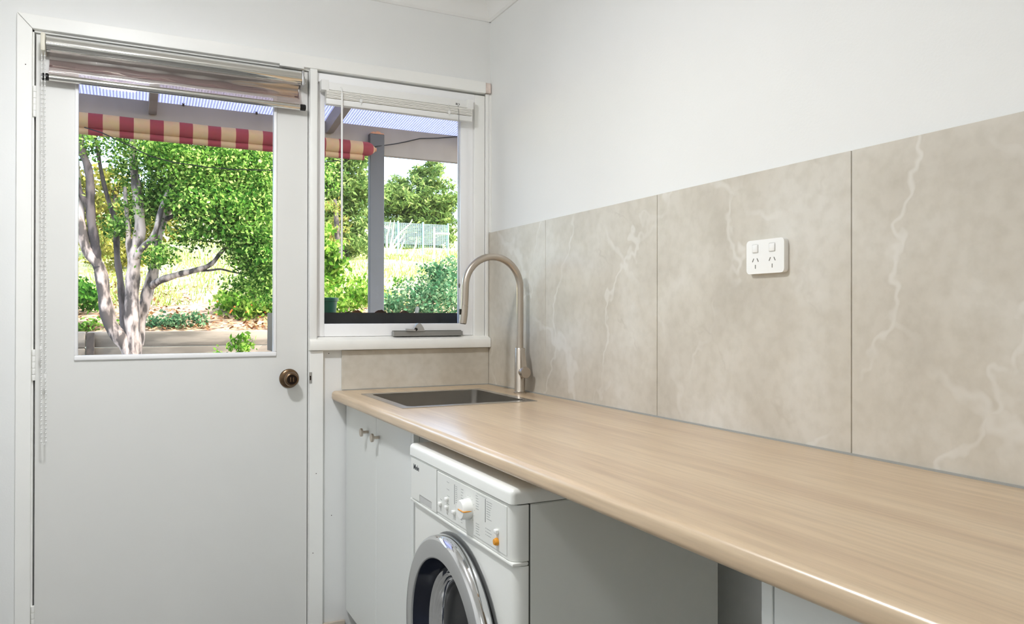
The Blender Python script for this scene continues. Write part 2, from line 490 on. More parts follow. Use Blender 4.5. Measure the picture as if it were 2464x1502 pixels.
class MB:
    def __init__(s): s.bm = bmesh.new()
    def box(s, x0, x1, y0, y1, z0, z1, bevel=0, seg=2, edges=None):
        b = bmesh.new()
        r = bmesh.ops.create_cube(b, size=1.0)
        for v in b.verts:
            v.co = Vector(((x0 + x1) / 2 + v.co.x * (x1 - x0), (y0 + y1) / 2 + v.co.y * (y1 - y0), (z0 + z1) / 2 + v.co.z * (z1 - z0)))
        if bevel:
            es = [e for e in b.edges if edges is None or edges(e)]
            bmesh.ops.bevel(b, geom=es, offset=bevel, segments=seg, profile=0.5, affect='EDGES')
        s._merge(b)
        return s
    def _merge(s, b):
        me = bpy.data.meshes.new('tmp')
        b.to_mesh(me); b.free()
        s.bm.from_mesh(me)
        bpy.data.meshes.remove(me)
    def prism(s, pts, axis, a0, a1, bevel=0):
        # pts: 2-D outline in the two other axes (in order y,z / x,z / x,y)
        b = bmesh.new()
        def P(p, a):
            return {'x': (a, p[0], p[1]), 'y': (p[0], a, p[1]), 'z': (p[0], p[1], a)}[axis]
        lo = [b.verts.new(P(p, a0)) for p in pts]
        hi = [b.verts.new(P(p, a1)) for p in pts]
        n = len(pts)
        b.faces.new(lo); b.faces.new(list(reversed(hi)))
        for i in range(n):
            b.faces.new((lo[i], hi[i], hi[(i + 1) % n], lo[(i + 1) % n]))
        bmesh.ops.recalc_face_normals(b, faces=b.faces)
        if bevel:
            bmesh.ops.bevel(b, geom=list(b.edges), offset=bevel, segments=2, profile=0.5, affect='EDGES')
        s._merge(b)
        return s
    def tube(s, pts, rad, n=10, cap=True):
        pts = [Vector(p) for p in pts]
        if not isinstance(rad, (list, tuple)): rad = [rad] * len(pts)
        b = s.bm
        rings = []
        up = None
        for i, p in enumerate(pts):
            t = (pts[min(i + 1, len(pts) - 1)] - pts[max(i - 1, 0)]).normalized()
            if up is None:
                up = Vector((0, 0, 1)) if abs(t.z) < 0.9 else Vector((1, 0, 0))
            u = (up - t * up.dot(t)).normalized()
            w = t.cross(u)
            up = u
            rings.append([b.verts.new(p + (u * math.cos(2 * PI * k / n) + w * math.sin(2 * PI * k / n)) * rad[i]) for k in range(n)])
        for a, c in zip(rings, rings[1:]):
            for k in range(n):
                b.faces.new((a[k], a[(k + 1) % n], c[(k + 1) % n], c[k]))
        if cap:
            b.faces.new(list(reversed(rings[0]))); b.faces.new(rings[-1])
        return s
    def lathe(s, prof, origin, axis, n=32):
        # prof: list of (radius, distance along axis)
        ax = Vector(axis).normalized()
        u = ax.orthogonal().normalized(); w = ax.cross(u)
        o = Vector(origin)
        b = s.bm
        rings = []
        for r, h in prof:
            if r < 1e-6:
                rings.append([b.verts.new(o + ax * h)])
            else:
                rings.append([b.verts.new(o + ax * h + (u * math.cos(2 * PI * k / n) + w * math.sin(2 * PI * k / n)) * r) for k in range(n)])
        for a, c in zip(rings, rings[1:]):
            for k in range(n):
                k2 = (k + 1) % n
                if len(a) == 1 and len(c) == 1: continue
                if len(a) == 1: b.faces.new((a[0], c[k2], c[k]))
                elif len(c) == 1: b.faces.new((a[k], a[k2], c[0]))
                else: b.faces.new((a[k], a[k2], c[k2], c[k]))
        return s
    def sphere(s, c, r, n=8):
        return s.lathe([(r * math.sin(PI * i / n), -r * math.cos(PI * i / n)) for i in range(n + 1)], c, (0, 0, 1), n * 2 if n > 4 else 6)
    def build(s, name, m, parent=None, smooth=None):
        bmesh.ops.recalc_face_normals(s.bm, faces=s.bm.faces)
        me = bpy.data.meshes.new(name)
        s.bm.to_mesh(me); s.bm.free()
        return finish(name, me, m, parent, smooth)

def box(name, x0, x1, y0, y1, z0, z1, m, parent=None, bevel=0, seg=2, edges=None):
    return MB().box(x0, x1, y0, y1, z0, z1, bevel, seg, edges).build(name, m, parent, 35 if bevel else None)

def text_mesh(name, body, size, m, parent, origin, xdir, ydir, scale_x=1.0, bold=0.0):
    c = bpy.data.curves.new(name, 'FONT')
    c.body = body; c.size = size; c.extrude = 0.0002; c.offset = bold
    t = bpy.data.objects.new('tmp_text', c)
    COL.objects.link(t)
    bpy.context.view_layer.update()
    me = bpy.data.meshes.new_from_object(t.evaluated_get(bpy.context.evaluated_depsgraph_get()))
    bpy.data.objects.remove(t)
    xd = Vector(xdir).normalized(); yd = Vector(ydir).normalized(); zd = xd.cross(yd)
    Mx = Matrix((xd * scale_x, yd, zd)).transposed().to_4x4()
    Mx.translation = origin
    me.transform(Mx)
    return finish(name, me, m, parent)

def big_mesh(name, V, Fa, m, parent=None):
    V = np.asarray(V, np.float32); Fa = np.asarray(Fa, np.int32)
    me = bpy.data.meshes.new(name)
    k = Fa.shape[1]
    me.vertices.add(len(V)); me.vertices.foreach_set('co', V.ravel())
    me.loops.add(Fa.size); me.loops.foreach_set('vertex_index', Fa.ravel())
    me.polygons.add(len(Fa)); me.polygons.foreach_set('loop_start', np.arange(len(Fa), dtype=np.int32) * k)
    me.update(calc_edges=True)
    return finish(name, me, m, parent)

# ================================================================ ROOM SHELL
WX = 0.009          # painted right wall face (tiles come forward to x = 0)
ZC = 2.375          # ceiling
XL, YF = -2.45, -3.9
DX0, DX1 = -1.480, -0.683     # door leaf
floor = MB().box(XL, WX, YF, 0.0, -0.05, 0).build('floor', 'floor_vinyl')
tag(floor, 'beige vinyl floor of the laundry room', 'floor', kind='structure')
ceil = MB().box(XL - .1, WX + .1, YF - .1, 0.12, ZC, ZC + .06).build('ceiling', 'ceiling_paint')
tag(ceil, 'flat white painted ceiling above the room', 'ceiling', kind='structure')
b = MB()
b.box(XL - .1, -1.4935, 0, .12, 0, ZC)                 # left of the door
b.box(-1.4935, WX + .1, 0, .12, 2.012, ZC)             # above door and window
b.box(-.655, WX + .1, 0, .12, 0, 1.066)                # below the window
b.box(-.004, WX + .1, .0, .12, 1.066, 2.012)           # sliver beside the window
wall_back = b.build('wall_back', 'wall_paint')
tag(wall_back, 'white painted wall holding the door and the window', 'wall', kind='structure')
wall_right = MB().box(WX, WX + .1, YF, 0, 0, ZC).build('wall_right', 'wall_paint')
tag(wall_right, 'white painted side wall above and behind the wooden benchtop', 'wall', kind='structure')
wall_left = MB().box(XL - .1, XL, YF, 0, 0, ZC).build('wall_left', 'wall_paint')
tag(wall_left, 'white painted wall on the far left side of the room', 'wall', kind='structure')
wall_front = MB().box(XL, WX, YF - .1, YF, 0, ZC).build('wall_front', 'wall_paint')
tag(wall_front, 'white painted wall behind the camera', 'wall', kind='structure')

# splashback tiles on the side wall and under the window
ZB = 0.900
ys = [-0.0015, -0.4535, -1.0535, -1.6535, -2.2535, -2.8535, -3.4535]
MB().box(.0035, WX, -3.4535, -.001, .903, 1.4765).build('grout', 'grout', wall_right)
for a, c in zip(ys, ys[1:]):
    box('tile', 0.0, WX - .001, c + .0009, a - .0009 if a != ys[0] else a, .9025, 1.4787, 'stone_tile', wall_right, bevel=.0008, seg=1)
box('tile', -.565, -.0012, -.009, -.0003, .9025, 1.0405, 'stone_tile', wall_back, bevel=.0008, seg=1)
MB().box(-.004, .001, -3.44, -.010, .9, .9035).build('silicone_bead', 'silicone', wall_right)
MB().box(-.5645, -.001, -.012, -.0085, .9, .903).build('silicone_bead', 'silicone', wall_back)
# cover strip in the corner above the tiles
MB().box(-.001, .0085, -.012, -.0005, 1.4800, 2.005).build('cover_strip', 'trim_paint', wall_right)

# cornice: coved profile on both visible walls
def cove():
    pts = [(0, 2.288), (.006, 2.288)]
    for i in range(9):
        a = i / 8 * PI / 2
        pts.append((.012 + .068 * (1 - math.cos(a)), 2.296 + .066 * math.sin(a)))
    pts += [(.090, 2.362), (.090, ZC), (0, ZC)]
    return pts
b = MB()
pr = cove()
b.prism([(-p[0], p[1]) for p in pr], 'x', XL, WX)
b.prism([(WX - p[0], p[1]) for p in pr], 'y', YF, -.0)
cornice = b.build('trim_1', 'ceiling_paint', None, 30)
tag(cornice, 'white coved cornice where the walls meet the ceiling', 'cornice', kind='structure')

# skirting strip under the window wall
sk = box('baseboard_back', -.6305, -.552, -.012, -.0005, 0.0, .098, 'skirting', bevel=.002)
tag(sk, 'stained beige skirting piece beside the cabinet kickboard', 'skirting', kind='structure')

# architraves
tr = thing('trim_2', (-1.1, -.01, 0), 'white timber architrave around the door and along the window head', 'architrave', kind='structure')
def arch(name, x0, x1, z0, z1, y0=-.018, y1=-.0005, m='trim_paint'):
    return box(name, x0, x1, y0, y1, z0, z1, m, tr, bevel=.002)
MB().prism([(-1.527, 0), (-1.4885, 0), (-1.4885, 2.0085), (-1.527, 2.0505)], 'y', -.018, -.0005, .0015).build('left_architrave', 'trim_paint', tr)
MB().prism([(-1.5265, 2.0515), (-1.488, 2.0095), (-.018, 2.0095), (-.018, 2.0515)], 'y', -.018, -.0005, .0015).build('head_architrave', 'trim_paint', tr)
arch('mullion_architrave', -.6785, -.6535, 1.0785, 2.0085)
MB().prism([(-.6785, 0), (-.6315, 0), (-.6315, 1.0405), (-.6785, 1.0405)], 'y', -.018, -.0005, .0015).build('lower_architrave', 'trim_paint', tr)
arch('corner_strip', -.0145, -.0015, 1.080, 2.0085, -.010)
box('raw_end', -.0175, .004, -.014, -.0005, 2.012, 2.050, 'raw_timber', tr)
MB().box(-.78, -.70, -.0195, -.006, 2.003, 2.0093).build('loose_paint', 'trim_paint', tr)
# door jamb
jb = thing('trim_3', (-1.49, .05, 0), 'narrow white door jamb with a dark shadow gap at the door edge', 'door jamb', kind='structure')
MB().box(-1.4930, -1.4845, -.003, .12, 0, 2.0115).build('jamb_left', 'trim_paint', jb)
MB().box(-1.4930, -.655, -.003, .12, 2.0035, 2.0115).build('jamb_head', 'trim_paint', jb)
MB().box(-.6795, -.6555, -.0003, .12, 0, 2.003).build('jamb_right', 'trim_paint', jb)
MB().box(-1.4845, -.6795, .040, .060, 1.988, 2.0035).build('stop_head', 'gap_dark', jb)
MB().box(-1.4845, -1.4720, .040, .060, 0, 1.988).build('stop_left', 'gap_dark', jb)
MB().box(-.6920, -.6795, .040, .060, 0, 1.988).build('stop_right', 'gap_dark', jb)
box('strike_plate', -.6790, -.6700, -.0195, -.0175, .930, .968, 'satin_silver', jb, bevel=.0005, seg=1)
MB().box(-.6775, -.6735, -.0200, -.0190, .941, .956).build('strike_hole', 'bronze_dark', jb)

for nx_, nz_, ny_, par in ((-.6655, .349, -.0183, tr), (-.6550, .620, -.0183, tr), (-.5830, .872, -.0003, wall_back), (-.6085, 1.030, -.0003, wall_back), (-.5980, .466, -.0003, wall_back), (-1.5050, 1.90, -.0183, tr)):
    MB().lathe([(0, 0), (.0016, 0), (.0016, .0003), (0, .0003)], (nx_, ny_ + .0002, nz_), (0, -1, 0), 8).build('nail_hole', 'gap_dark', par)
# ================================================================ DOOR
door = thing('door_1', (-1.08, .02, 0), 'white half-glazed back door with a bronze knob', 'door', kind='structure')
GX0, GX1, GZ0, GZ1 = -1.3720, -.7930, 1.0370, 1.9050
b = MB()
b.box(DX0, GX0, 0, .036, .008, 1.999)
b.box(GX1, DX1, 0, .036, .008, 1.999)
b.box(GX0, GX1, 0, .036, .008, GZ0)
b.box(GX0, GX1, 0, .036, GZ1, 1.999)
leaf = b.build('door_leaf', 'door_paint', door)
bd = .0105
for (x0, x1, z0, z1) in ((GX0 - .007, GX1 + .007, GZ0 - .012, GZ0 + .003), (GX0 - .007, GX1 + .007, GZ1 - .003, GZ1 + .009)):
    box('glazing_bead', x0, x1, -.007, .010, z0, z1, 'sash_paint', door, bevel=.003)
for (x0, x1) in ((GX0 - .007, GX0 + .003), (GX1 - .003, GX1 + .007)):
    box('glazing_bead', x0, x1, -.0065, .010, GZ0 + .003, GZ1 - .003, 'sash_paint', door, bevel=.003)
MB().box(GX0 + .0005, GX1 - .0005, .014, .018, GZ0, GZ1).build('glass_pane', 'window_glass', door)
# hinges
for zc in (1.797, 1.0145, .255):
    hg = box('hinge', -1.4885, -1.4790, -.0060, .0008, zc - .046, zc + .046, 'trim_paint', door, bevel=.0015)
    for k in range(5):
        z0 = zc - .046 + k * .0184
        MB().lathe([(0, 0), (.0045, .0005), (.0048, .002), (.0048, .0165), (.0045, .0178), (0, .0180)], (-1.4828, -.0075, z0), (0, 0, 1), 14).build('knuckle', 'trim_paint', hg, 40)
# knob
kx, kz = -.7435, .948
kn = MB().lathe([(0, 0), (.0325, 0), (.0325, .003), (.030, .006), (.024, .008), (.015, .009), (.013, .026)], (kx, 0, kz), (0, -1, 0), 40).build('door_knob', 'bronze', door, 40)
MB().lathe([(.012, .024), (.018, .028), (.0225, .036), (.0235, .046), (.022, .052), (.0195, .054), (.0165, .0545), (.0165, .050)], (kx, 0, kz), (0, -1, 0), 40).build('grip', 'bronze', kn, 40)
MB().lathe([(.0165, .0505), (0, .0505)], (kx, 0, kz), (0, -1, 0), 32).build('core', 'bronze_dark', kn)
for dx in (-.0045, .0045):
    box('turn_piece', kx + dx - .0022, kx + dx + .0022, -.0565, -.050, kz - .0075, kz + .0075, 'bronze', kn, bevel=.0007, seg=1)

# ================================================================ WINDOW
win = thing('window_1', (-.33, .04, 1.07), 'white timber awning window over the sink with a broad sill', 'window', kind='structure')
SY = .012    # sash face
box('frame_left', -.6545, -.6490, -.004, .10, 1.080, 2.0025, 'sash_paint', win, bevel=.001)
box('frame_right', -.0565, -.0145, -.001, .10, 1.080, 2.0025, 'trim_paint', win, bevel=.002)
box('frame_head', -.6490, -.0565, -.001, .10, 1.972, 2.0025, 'sash_paint', win, bevel=.002)
sash = MB()
sash.box(-.6485, -.6215, SY, SY + .035, 1.0885, 1.9710, .002)
sash.box(-.1090, -.0575, SY, SY + .035, 1.0885, 1.9710, .002)
sash.box(-.6215, -.1090, SY, SY + .035, 1.0885, 1.1330, .002)
sash.box(-.6215, -.1090, SY, SY + .035, 1.9150, 1.9710, .002)
sash.build('sash', 'sash_paint', win, 35)
MB().box(-.6215, -.1090, SY + .016, SY + .020, 1.1330, 1.9150).build('glass_pane', 'window_glass', win)
# sill board with rounded nose
pr = [(.100, 1.0670), (.100, 1.0880), (.004, 1.0870), (-.022, 1.0785), (-.0275, 1.0765), (-.0300, 1.0720), (-.0300, 1.0460), (-.0285, 1.0425), (-.0005, 1.0420), (-.0005, 1.0670)]
MB().prism(pr, 'x', -.6790, -.0020, 0).build('sill', 'sill_paint', win, 50)
# winder
wr = box('winder', -.379, -.110, -.014, .0115, 1.0875, 1.1045, 'winder_grey', win, bevel=.0012, seg=1)
MB().box(-.377, -.112, -.002, .0115, 1.1045, 1.1075).build('winder_rail', 'slot_grey', wr)
MB().prism([(-.310, 1.1045), (-.262, 1.1045), (-.266, 1.116), (-.274, 1.129), (-.280, 1.134), (-.288, 1.1345), (-.296, 1.128), (-.305, 1.114)], 'y', -.019, -.004, .0012).build('winder_cam', 'satin_silver', wr)
MB().prism([(-.334, 1.106), (-.300, 1.1050), (-.300, 1.112), (-.334, 1.1150)], 'y', -.026, -.010, .001).build('winder_handle', 'satin_silver', wr)
MB().lathe([(0, 0), (.006, 0), (.006, .004), (0, .004)], (-.297, -.019, 1.112), (0, -1, 0), 6).build('winder_bolt', 'black_plastic', wr)

# ================================================================ ROLLER BLIND on the door
rb = thing('roller_blind', (-1.08, -.03, 1.93), 'silver mirrored roller blind rolled up at the top of the door', 'blind')
TY, TZ, TR = -.044, 1.9600, .0218
MB().lathe([(0, 0), (TR - .002, 0), (TR, .001), (TR, .7355), (TR - .002, .7365), (0, .7365)], (-1.4505, TY, TZ), (1, 0, 0), 40).build('roll', 'mirror_roll', rb, 40)
# film: drops behind the roll, gently bulging to the hem bar
b = MB()
prof = [(-.0235, 1.955), (-.0200, 1.940), (-.0200, 1.925), (-.0230, 1.910), (-.0300, 1.899), (-.0350, 1.890), (-.0355, 1.882), (-.0330, 1.8745)]
nx = 24
rows = []
rnd = random.Random(4)
for k, (y, z) in enumerate(prof):
    row = []
    for i in range(nx + 1):
        x = -1.4440 + (.7275) * i / nx
        wob = .0016 * math.sin(i * 1.3 + k * .8) * (k / 7) * math.sin(PI * i / nx)
        row.append(b.bm.verts.new((x, y + wob, z)))
    rows.append(row)
for r0, r1 in zip(rows, rows[1:]):
    for i in range(nx):
        b.bm.faces.new((r0[i], r0[i + 1], r1[i + 1], r1[i]))
film = b.build('film', 'mirror_film', rb, 80)
HY, HZ = -.033, 1.8665
MB().lathe([(0, 0), (.0085, 0), (.0100, .001), (.0100, .729), (.0085, .730), (0, .730)], (-1.4450, HY, HZ), (1, 0, 0), 20).build('hem_bar', 'mirror_roll', rb, 40)
for x0, x1 in ((-1.4640, -1.4450), (-.7150, -.6970)):
    MB().lathe([(0, 0), (.009, 0), (.0108, .002), (.0108, x1 - x0 - .002), (.009, x1 - x0), (0, x1 - x0)], (x0, HY, HZ), (1, 0, 0), 20).build('end_cap', 'black_plastic', rb, 40)
box('bracket', -1.4640, -1.4510, -.066, -.0002, 1.934, 1.988, 'cream_plastic', rb, bevel=.005)
rbk = box('bracket', -.7135, -.7065, -.062, -.0002, 1.934, 1.984, 'satin_silver', rb, bevel=.002)
MB().lathe([(0, 0), (.005, 0), (.005, .003), (0, .003)], (-.7065, -.045, 1.965), (1, 0, 0), 12).build('pin', 'black_plastic', rbk)
MB().lathe([(0, 0), (.006, 0), (.006, .005), (0, .005)], (-.7065, -.050, 1.941), (1, 0, 0), 12).build('pin', 'satin_silver', rbk)
# bead chain loop
ch = MB()
lo = .792
def chain_strand(xt, xb, z0, z1, y):
    n = int((z1 - z0) / .0125)
    ch.tube([(xt + (xb - xt) * i / 6, y, z1 + (z0 - z1) * i / 6) for i in range(7)], .0008, 5)
    for i in range(n + 1):
        t = i / n
        ch.lathe([(0, -.0026), (.0020, -.0018), (.0026, 0), (.0020, .0018), (0, .0026)], (xt + (xb - xt) * t, y, z1 + (z0 - z1) * t), (0, 0, 1), 6)
chain_strand(-1.4615, -1.4590, lo, 1.936, -.048)
chain_strand(-1.4540, -1.4475, lo, 1.936, -.048)
ch.tube([(-1.4590, -.048, lo), (-1.4575, -.048, lo - .006), (-1.4535, -.048, lo - .0085), (-1.449, -.048, lo - .006), (-1.4475, -.048, lo)], .0012, 6)
chain = ch.build('bead_chain', 'cord_white', rb, 60)
MB().tube([(-1.4598, -.048, 1.062), (-1.4598, -.048, 1.072)], .0042, 8).build('connector', 'white_plastic', chain)
MB().tube([(-1.4490, -.048, .978), (-1.4490, -.048, .990)], .0042, 8).build('connector', 'white_plastic', chain)

# ================================================================ VENETIAN BLIND
vb = thing('venetian_blind', (-.36, -.02, 1.93), 'white venetian blind pulled up tight at the window head', 'blind')
box('head_rail', -.6200, -.0990, -.034, -.008, 1.9390, 1.9660, 'blind_white', vb, bevel=.003)
for x0, x1 in ((-.6440, -.6180), (-.1010, -.0770)):
    box('bracket', x0, x1, -.036, -.0012 if x0 < -.6 else -.0012, 1.9360, 1.9715, 'blind_white', vb, bevel=.0015)
random.seed(7)
for k in range(8):
    z = 1.9100 + k * .0033
    yb = random.uniform(-.0012, .0012)
    pts = [(-.0395 + yb, z), (-.027 + yb, z + .0016), (-.0145 + yb, z), (-.0145 + yb, z + .0024), (-.027 + yb, z + .0040), (-.0395 + yb, z + .0024)]
    MB().prism(pts, 'x', -.6270, -.0840).build('slat', 'slat_cream', vb)
box('bottom_rail', -.6280, -.0830, -.0395, -.0145, 1.8880, 1.9085, 'blind_white', vb, bevel=.003)
for x in (-.508, -.178):
    c = MB()
    for dy in (-.0415, -.0425):
        c.tube([(x - .004, dy, 1.940), (x - .001, dy - .001, 1.926), (x + .003, dy, 1.912), (x, dy, 1.898)], .0008, 5)
    c.box(x - .005, x + .005, -.0435, -.0412, 1.906, 1.918)
    c.build('ladder_cord', 'cord_white', vb)
wd = MB().tube([(-.576, -.046, 1.930), (-.5755, -.046, 1.358)], .0035, 8).build('tilt_wand', 'white_plastic', vb, 50)
MB().tube([(-.578, -.034, 1.952), (-.578, -.042, 1.950), (-.576, -.046, 1.930)], .0014, 6).build('wand_hook', 'white_plastic', wd)
cd = MB().tube([(-.1405, -.0365, 1.943), (-.1400, -.044, 1.91), (-.1385, -.044, 1.60), (-.138, -.044, 1.272)], .0009, 5).build('pull_cord', 'cord_grey', vb)
MB().lathe([(0, 0), (.002, .001), (.0042, .010), (.0035, .016), (0, .018)], (-.138, -.044, 1.264), (0, 0, 1), 10).build('tassel', 'slot_grey', cd, 50)
# maker's mark on the head rail (small black printed sign, not readable)
b = MB()
for x0, x1, z0, z1 in ((-.1480, -.1455, 1.9445, 1.9520), (-.1440, -.1425, 1.9450, 1.9515), (-.1410, -.1395, 1.9450, 1.9515), (-.1380, -.1340, 1.9445, 1.9455), (-.1380, -.1340, 1.9505, 1.9515), (-.1345, -.1330, 1.9452, 1.9508)):
    b.box(x0, x1, -.0343, -.0338, z0, z1)
b.build('maker_mark', 'black_plastic', vb)

# ================================================================ BENCHTOP with sink cut-out
SX0, SX1, SY0, SY1 = -.540, -.110, -.603, -.166       # sink outer rim
CX0, CX1, CY0, CY1 = -.525, -.125, -.588, -.181       # cut-out
BX, BZ = -.600, .867
YE = -3.30
b = MB()
# bullnose front strip, right up to the cut-out line, as one extruded profile
prof = [(CX0, BZ), (BX + .010, BZ)]
for i in range(7):
    a = PI / 2 * i / 6
    prof.append((BX + .010 - .010 * math.sin(a), BZ + .010 - .010 * math.cos(a)))
for i in range(7):
    a = PI / 2 * i / 6
    prof.append((BX + .012 - .012 * math.cos(a), ZB - .012 + .012 * math.sin(a)))
prof.append((CX0, ZB))
b.prism(prof, 'y', YE, -.0095)
b.box(CX0, CX1, CY1, -.0095, BZ, ZB)
b.box(CX0, CX1, YE, CY0, BZ, ZB)
b.box(CX1, -.0010, YE, -.0095, BZ, ZB)
bench = b.build('benchtop', 'oak_laminate', None, 40)
tag(bench, 'long pale oak laminate benchtop with a rounded front edge', 'benchtop')

# ================================================================ SINK
sink = thing('sink', (-.325, -.385, .70), 'square stainless steel inset sink in the benchtop corner', 'sink')
IX0, IX1, IY0, IY1 = -.514, -.136, -.575, -.197
b = MB()
zr0, zr1 = .9002, .9022
b.box(SX0, IX0, SY0, SY1, zr0, zr1); b.box(IX1, SX1, SY0, SY1, zr0, zr1)
b.box(IX0, IX1, SY0, IY0, zr0, zr1); b.box(IX0, IX1, IY1, SY1, zr0, zr1)
b.build('rim', 'steel_rim', sink)
def rrect(x0, x1, y0, y1, r, z, n=5):
    out = []
    for cx, cy, a0 in ((x1 - r, y1 - r, 0), (x0 + r, y1 - r, PI / 2), (x0 + r, y0 + r, PI), (x1 - r, y0 + r, 1.5 * PI)):
        for i in range(n + 1):
            a = a0 + PI / 2 * i / n
            out.append((cx + r * math.cos(a), cy + r * math.sin(a), z))
    return out
b = MB()
loops = [rrect(IX0, IX1, IY0, IY1, .022, .9021), rrect(IX0 + .002, IX1 - .002, IY0 + .002, IY1 - .002, .022, .72), rrect(IX0 + .012, IX1 - .012, IY0 + .012, IY1 - .012, .022, .702)]
# square lip joining the rounded bowl to the rim
rings = [[b.bm.verts.new(p) for p in lp] for lp in loops]
n = len(rings[0])
for r0, r1 in zip(rings, rings[1:]):
    for i in range(n):
        b.bm.faces.new((r0[i], r0[(i + 1) % n], r1[(i + 1) % n], r1[i]))
b.bm.faces.new(rings[-1])
for ci, (cx, cy) in enumerate(((IX1, IY1), (IX0, IY1), (IX0, IY0), (IX1, IY0))):
    cv = b.bm.verts.new((cx, cy, .9021))
    for i in range(5):
        b.bm.faces.new((cv, rings[0][ci * 6 + i], rings[0][ci * 6 + i + 1]))
b.build('bowl', 'steel', sink, 40)
MB().lathe([(0, .004), (.030, .004), (.036, .002), (.040, .0)], (-.325, -.386, .7022), (0, 0, 1), 28).build('waste', 'steel_rim', sink, 40)

# ================================================================ TAP
tap = thing('kitchen_tap', (-.042, -.357, .9), 'brushed nickel gooseneck tap standing behind the sink', 'tap')
tx, ty = -.0445, -.357
MB().lathe([(0, 0), (.0215, 0), (.0215, .004), (.0185, .006), (.0175, .008), (.0175, .150), (.016, .153), (.0115, .153), (.0115, .150)], (tx, ty, .9), (0, 0, 1), 36).build('body', 'brushed_nickel', tap, 40)
arc = [(tx, ty, 1.045), (tx, ty, 1.15), (tx, ty, 1.255)]
ra = .1005
for i in range(1, 25):
    a = PI * i / 24
    arc.append((tx - ra + ra * math.cos(a), ty, 1.258 + ra * math.sin(a)))
arc += [(tx - 2 * ra - .001, ty, 1.225), (tx - 2 * ra - .0025, ty, 1.196)]
MB().tube(arc, .0118, 20).build('spout', 'brushed_nickel', tap, 50)
sp = [(tx - 2 * ra - .0027, ty, 1.1955), (tx - 2 * ra - .0052, ty, 1.165), (tx - 2 * ra - .0085, ty, 1.137)]
hd = MB().tube(sp, [.0123, .0125, .0118], 20).build('spray_head', 'brushed_nickel', tap, 50)
box('spray_button', tx - 2 * ra - .021, tx - 2 * ra - .0155, ty - .004, ty + .004, 1.166, 1.184, 'black_plastic', hd, bevel=.001, seg=1)
MB().tube([(tx - 2 * ra - .0085, ty, 1.1372), (tx - 2 * ra - .0088, ty, 1.1352)], .0095, 16).build('nozzle', 'bronze_dark', hd)
# lever: stub pointing at the room side with a disc end and a slim blade
st = MB().lathe([(0, 0), (.0135, 0), (.0135, .014), (.0125, .0142), (.0125, .0152), (.0175, .0155), (.0185, .0165), (.0185, .030), (.0175, .0315), (0, .0315)], (tx, ty - .014, .972), (.0, -1, 0), 32).build('lever_stub', 'brushed_nickel', tap, 40)
MB().prism([(ty - .0165, 1.049), (ty - .0200, 1.050), (ty - .0360, .992), (ty - .0360, .972), (ty - .0165, .978)], 'x', tx - .0075, tx + .0075, .0008).build('lever_blade', 'brushed_nickel', st)

# ================================================================ SINK CABINET
cab = thing('sink_cabinet', (-.28, -.37, 0), 'white two-door cabinet beneath the sink', 'cabinet')
CF = -.550
b = MB()
b.box(CF + .018, -.02, -.030, -.014, .135, .8665)
b.box(CF + .0175, -.02, -.724, -.708, .135, .8665)
b.box(CF + .018, -.02, -.708, -.030, .135, .151)
b.box(-.036, -.02, -.708, -.030, .151, .8665)
b.build('carcass', 'carcass_white', cab)
MB().box(CF + .040, CF + .055, -.724, -.014, 0, .1345).build('kickboard', 'kick_grey', cab)
for y0, y1, ky in ((-.3765, -.0140, -.290), (-.7050, -.3790, -.410)):
    d = box('cabinet_door', CF, CF + .0165, y0, y1, .135, .8630, 'cabinet_white', cab, bevel=.001, seg=1)
    MB().lathe([(0, 0), (.0045, 0), (.0045, .019), (.0125, .0195), (.013, .0205), (.013, .0255), (.012, .0265), (0, .0265)], (CF, ky, .7930), (-1, 0, 0), 24).build('knob', 'brushed_nickel', d, 40)
box('end_panel', CF, CF + .0165, -.7245, -.7065, .0, .8665, 'cabinet_white', cab, bevel=.0008, seg=1)

# right-hand cabinet under the near end of the bench
cb2 = thing('base_cabinet', (-.28, -2.6, 0), 'white base cabinet under the near end of the benchtop', 'cabinet')
b = MB()
b.box(CF + .0185, -.02, -1.999, -1.981, .0, .8665)
b.box(CF + .0185, -.02, -3.28, -3.262, .0, .8665)
b.box(CF + .0185, -.02, -3.262, -1.999, .135, .151)
b.box(-.038, -.02, -3.262, -1.999, .151, .8665)
b.build('carcass', 'carcass_white', cb2)
box('end_panel', CF, CF + .018, -1.9990, -1.9815, .0, .8665, 'cabinet_white', cb2, bevel=.0008, seg=1)
for y0, y1 in ((-2.628, -2.0015), (-3.262, -2.631)):
    d = box('cabinet_door', CF, CF + .0165, y0, y1, .135, .8630, 'cabinet_white', cb2, bevel=.001, seg=1)
MB().box(CF + .040, CF + .055, -3.262, -1.9995, 0, .1345).build('kickboard', 'kick_grey', cb2)

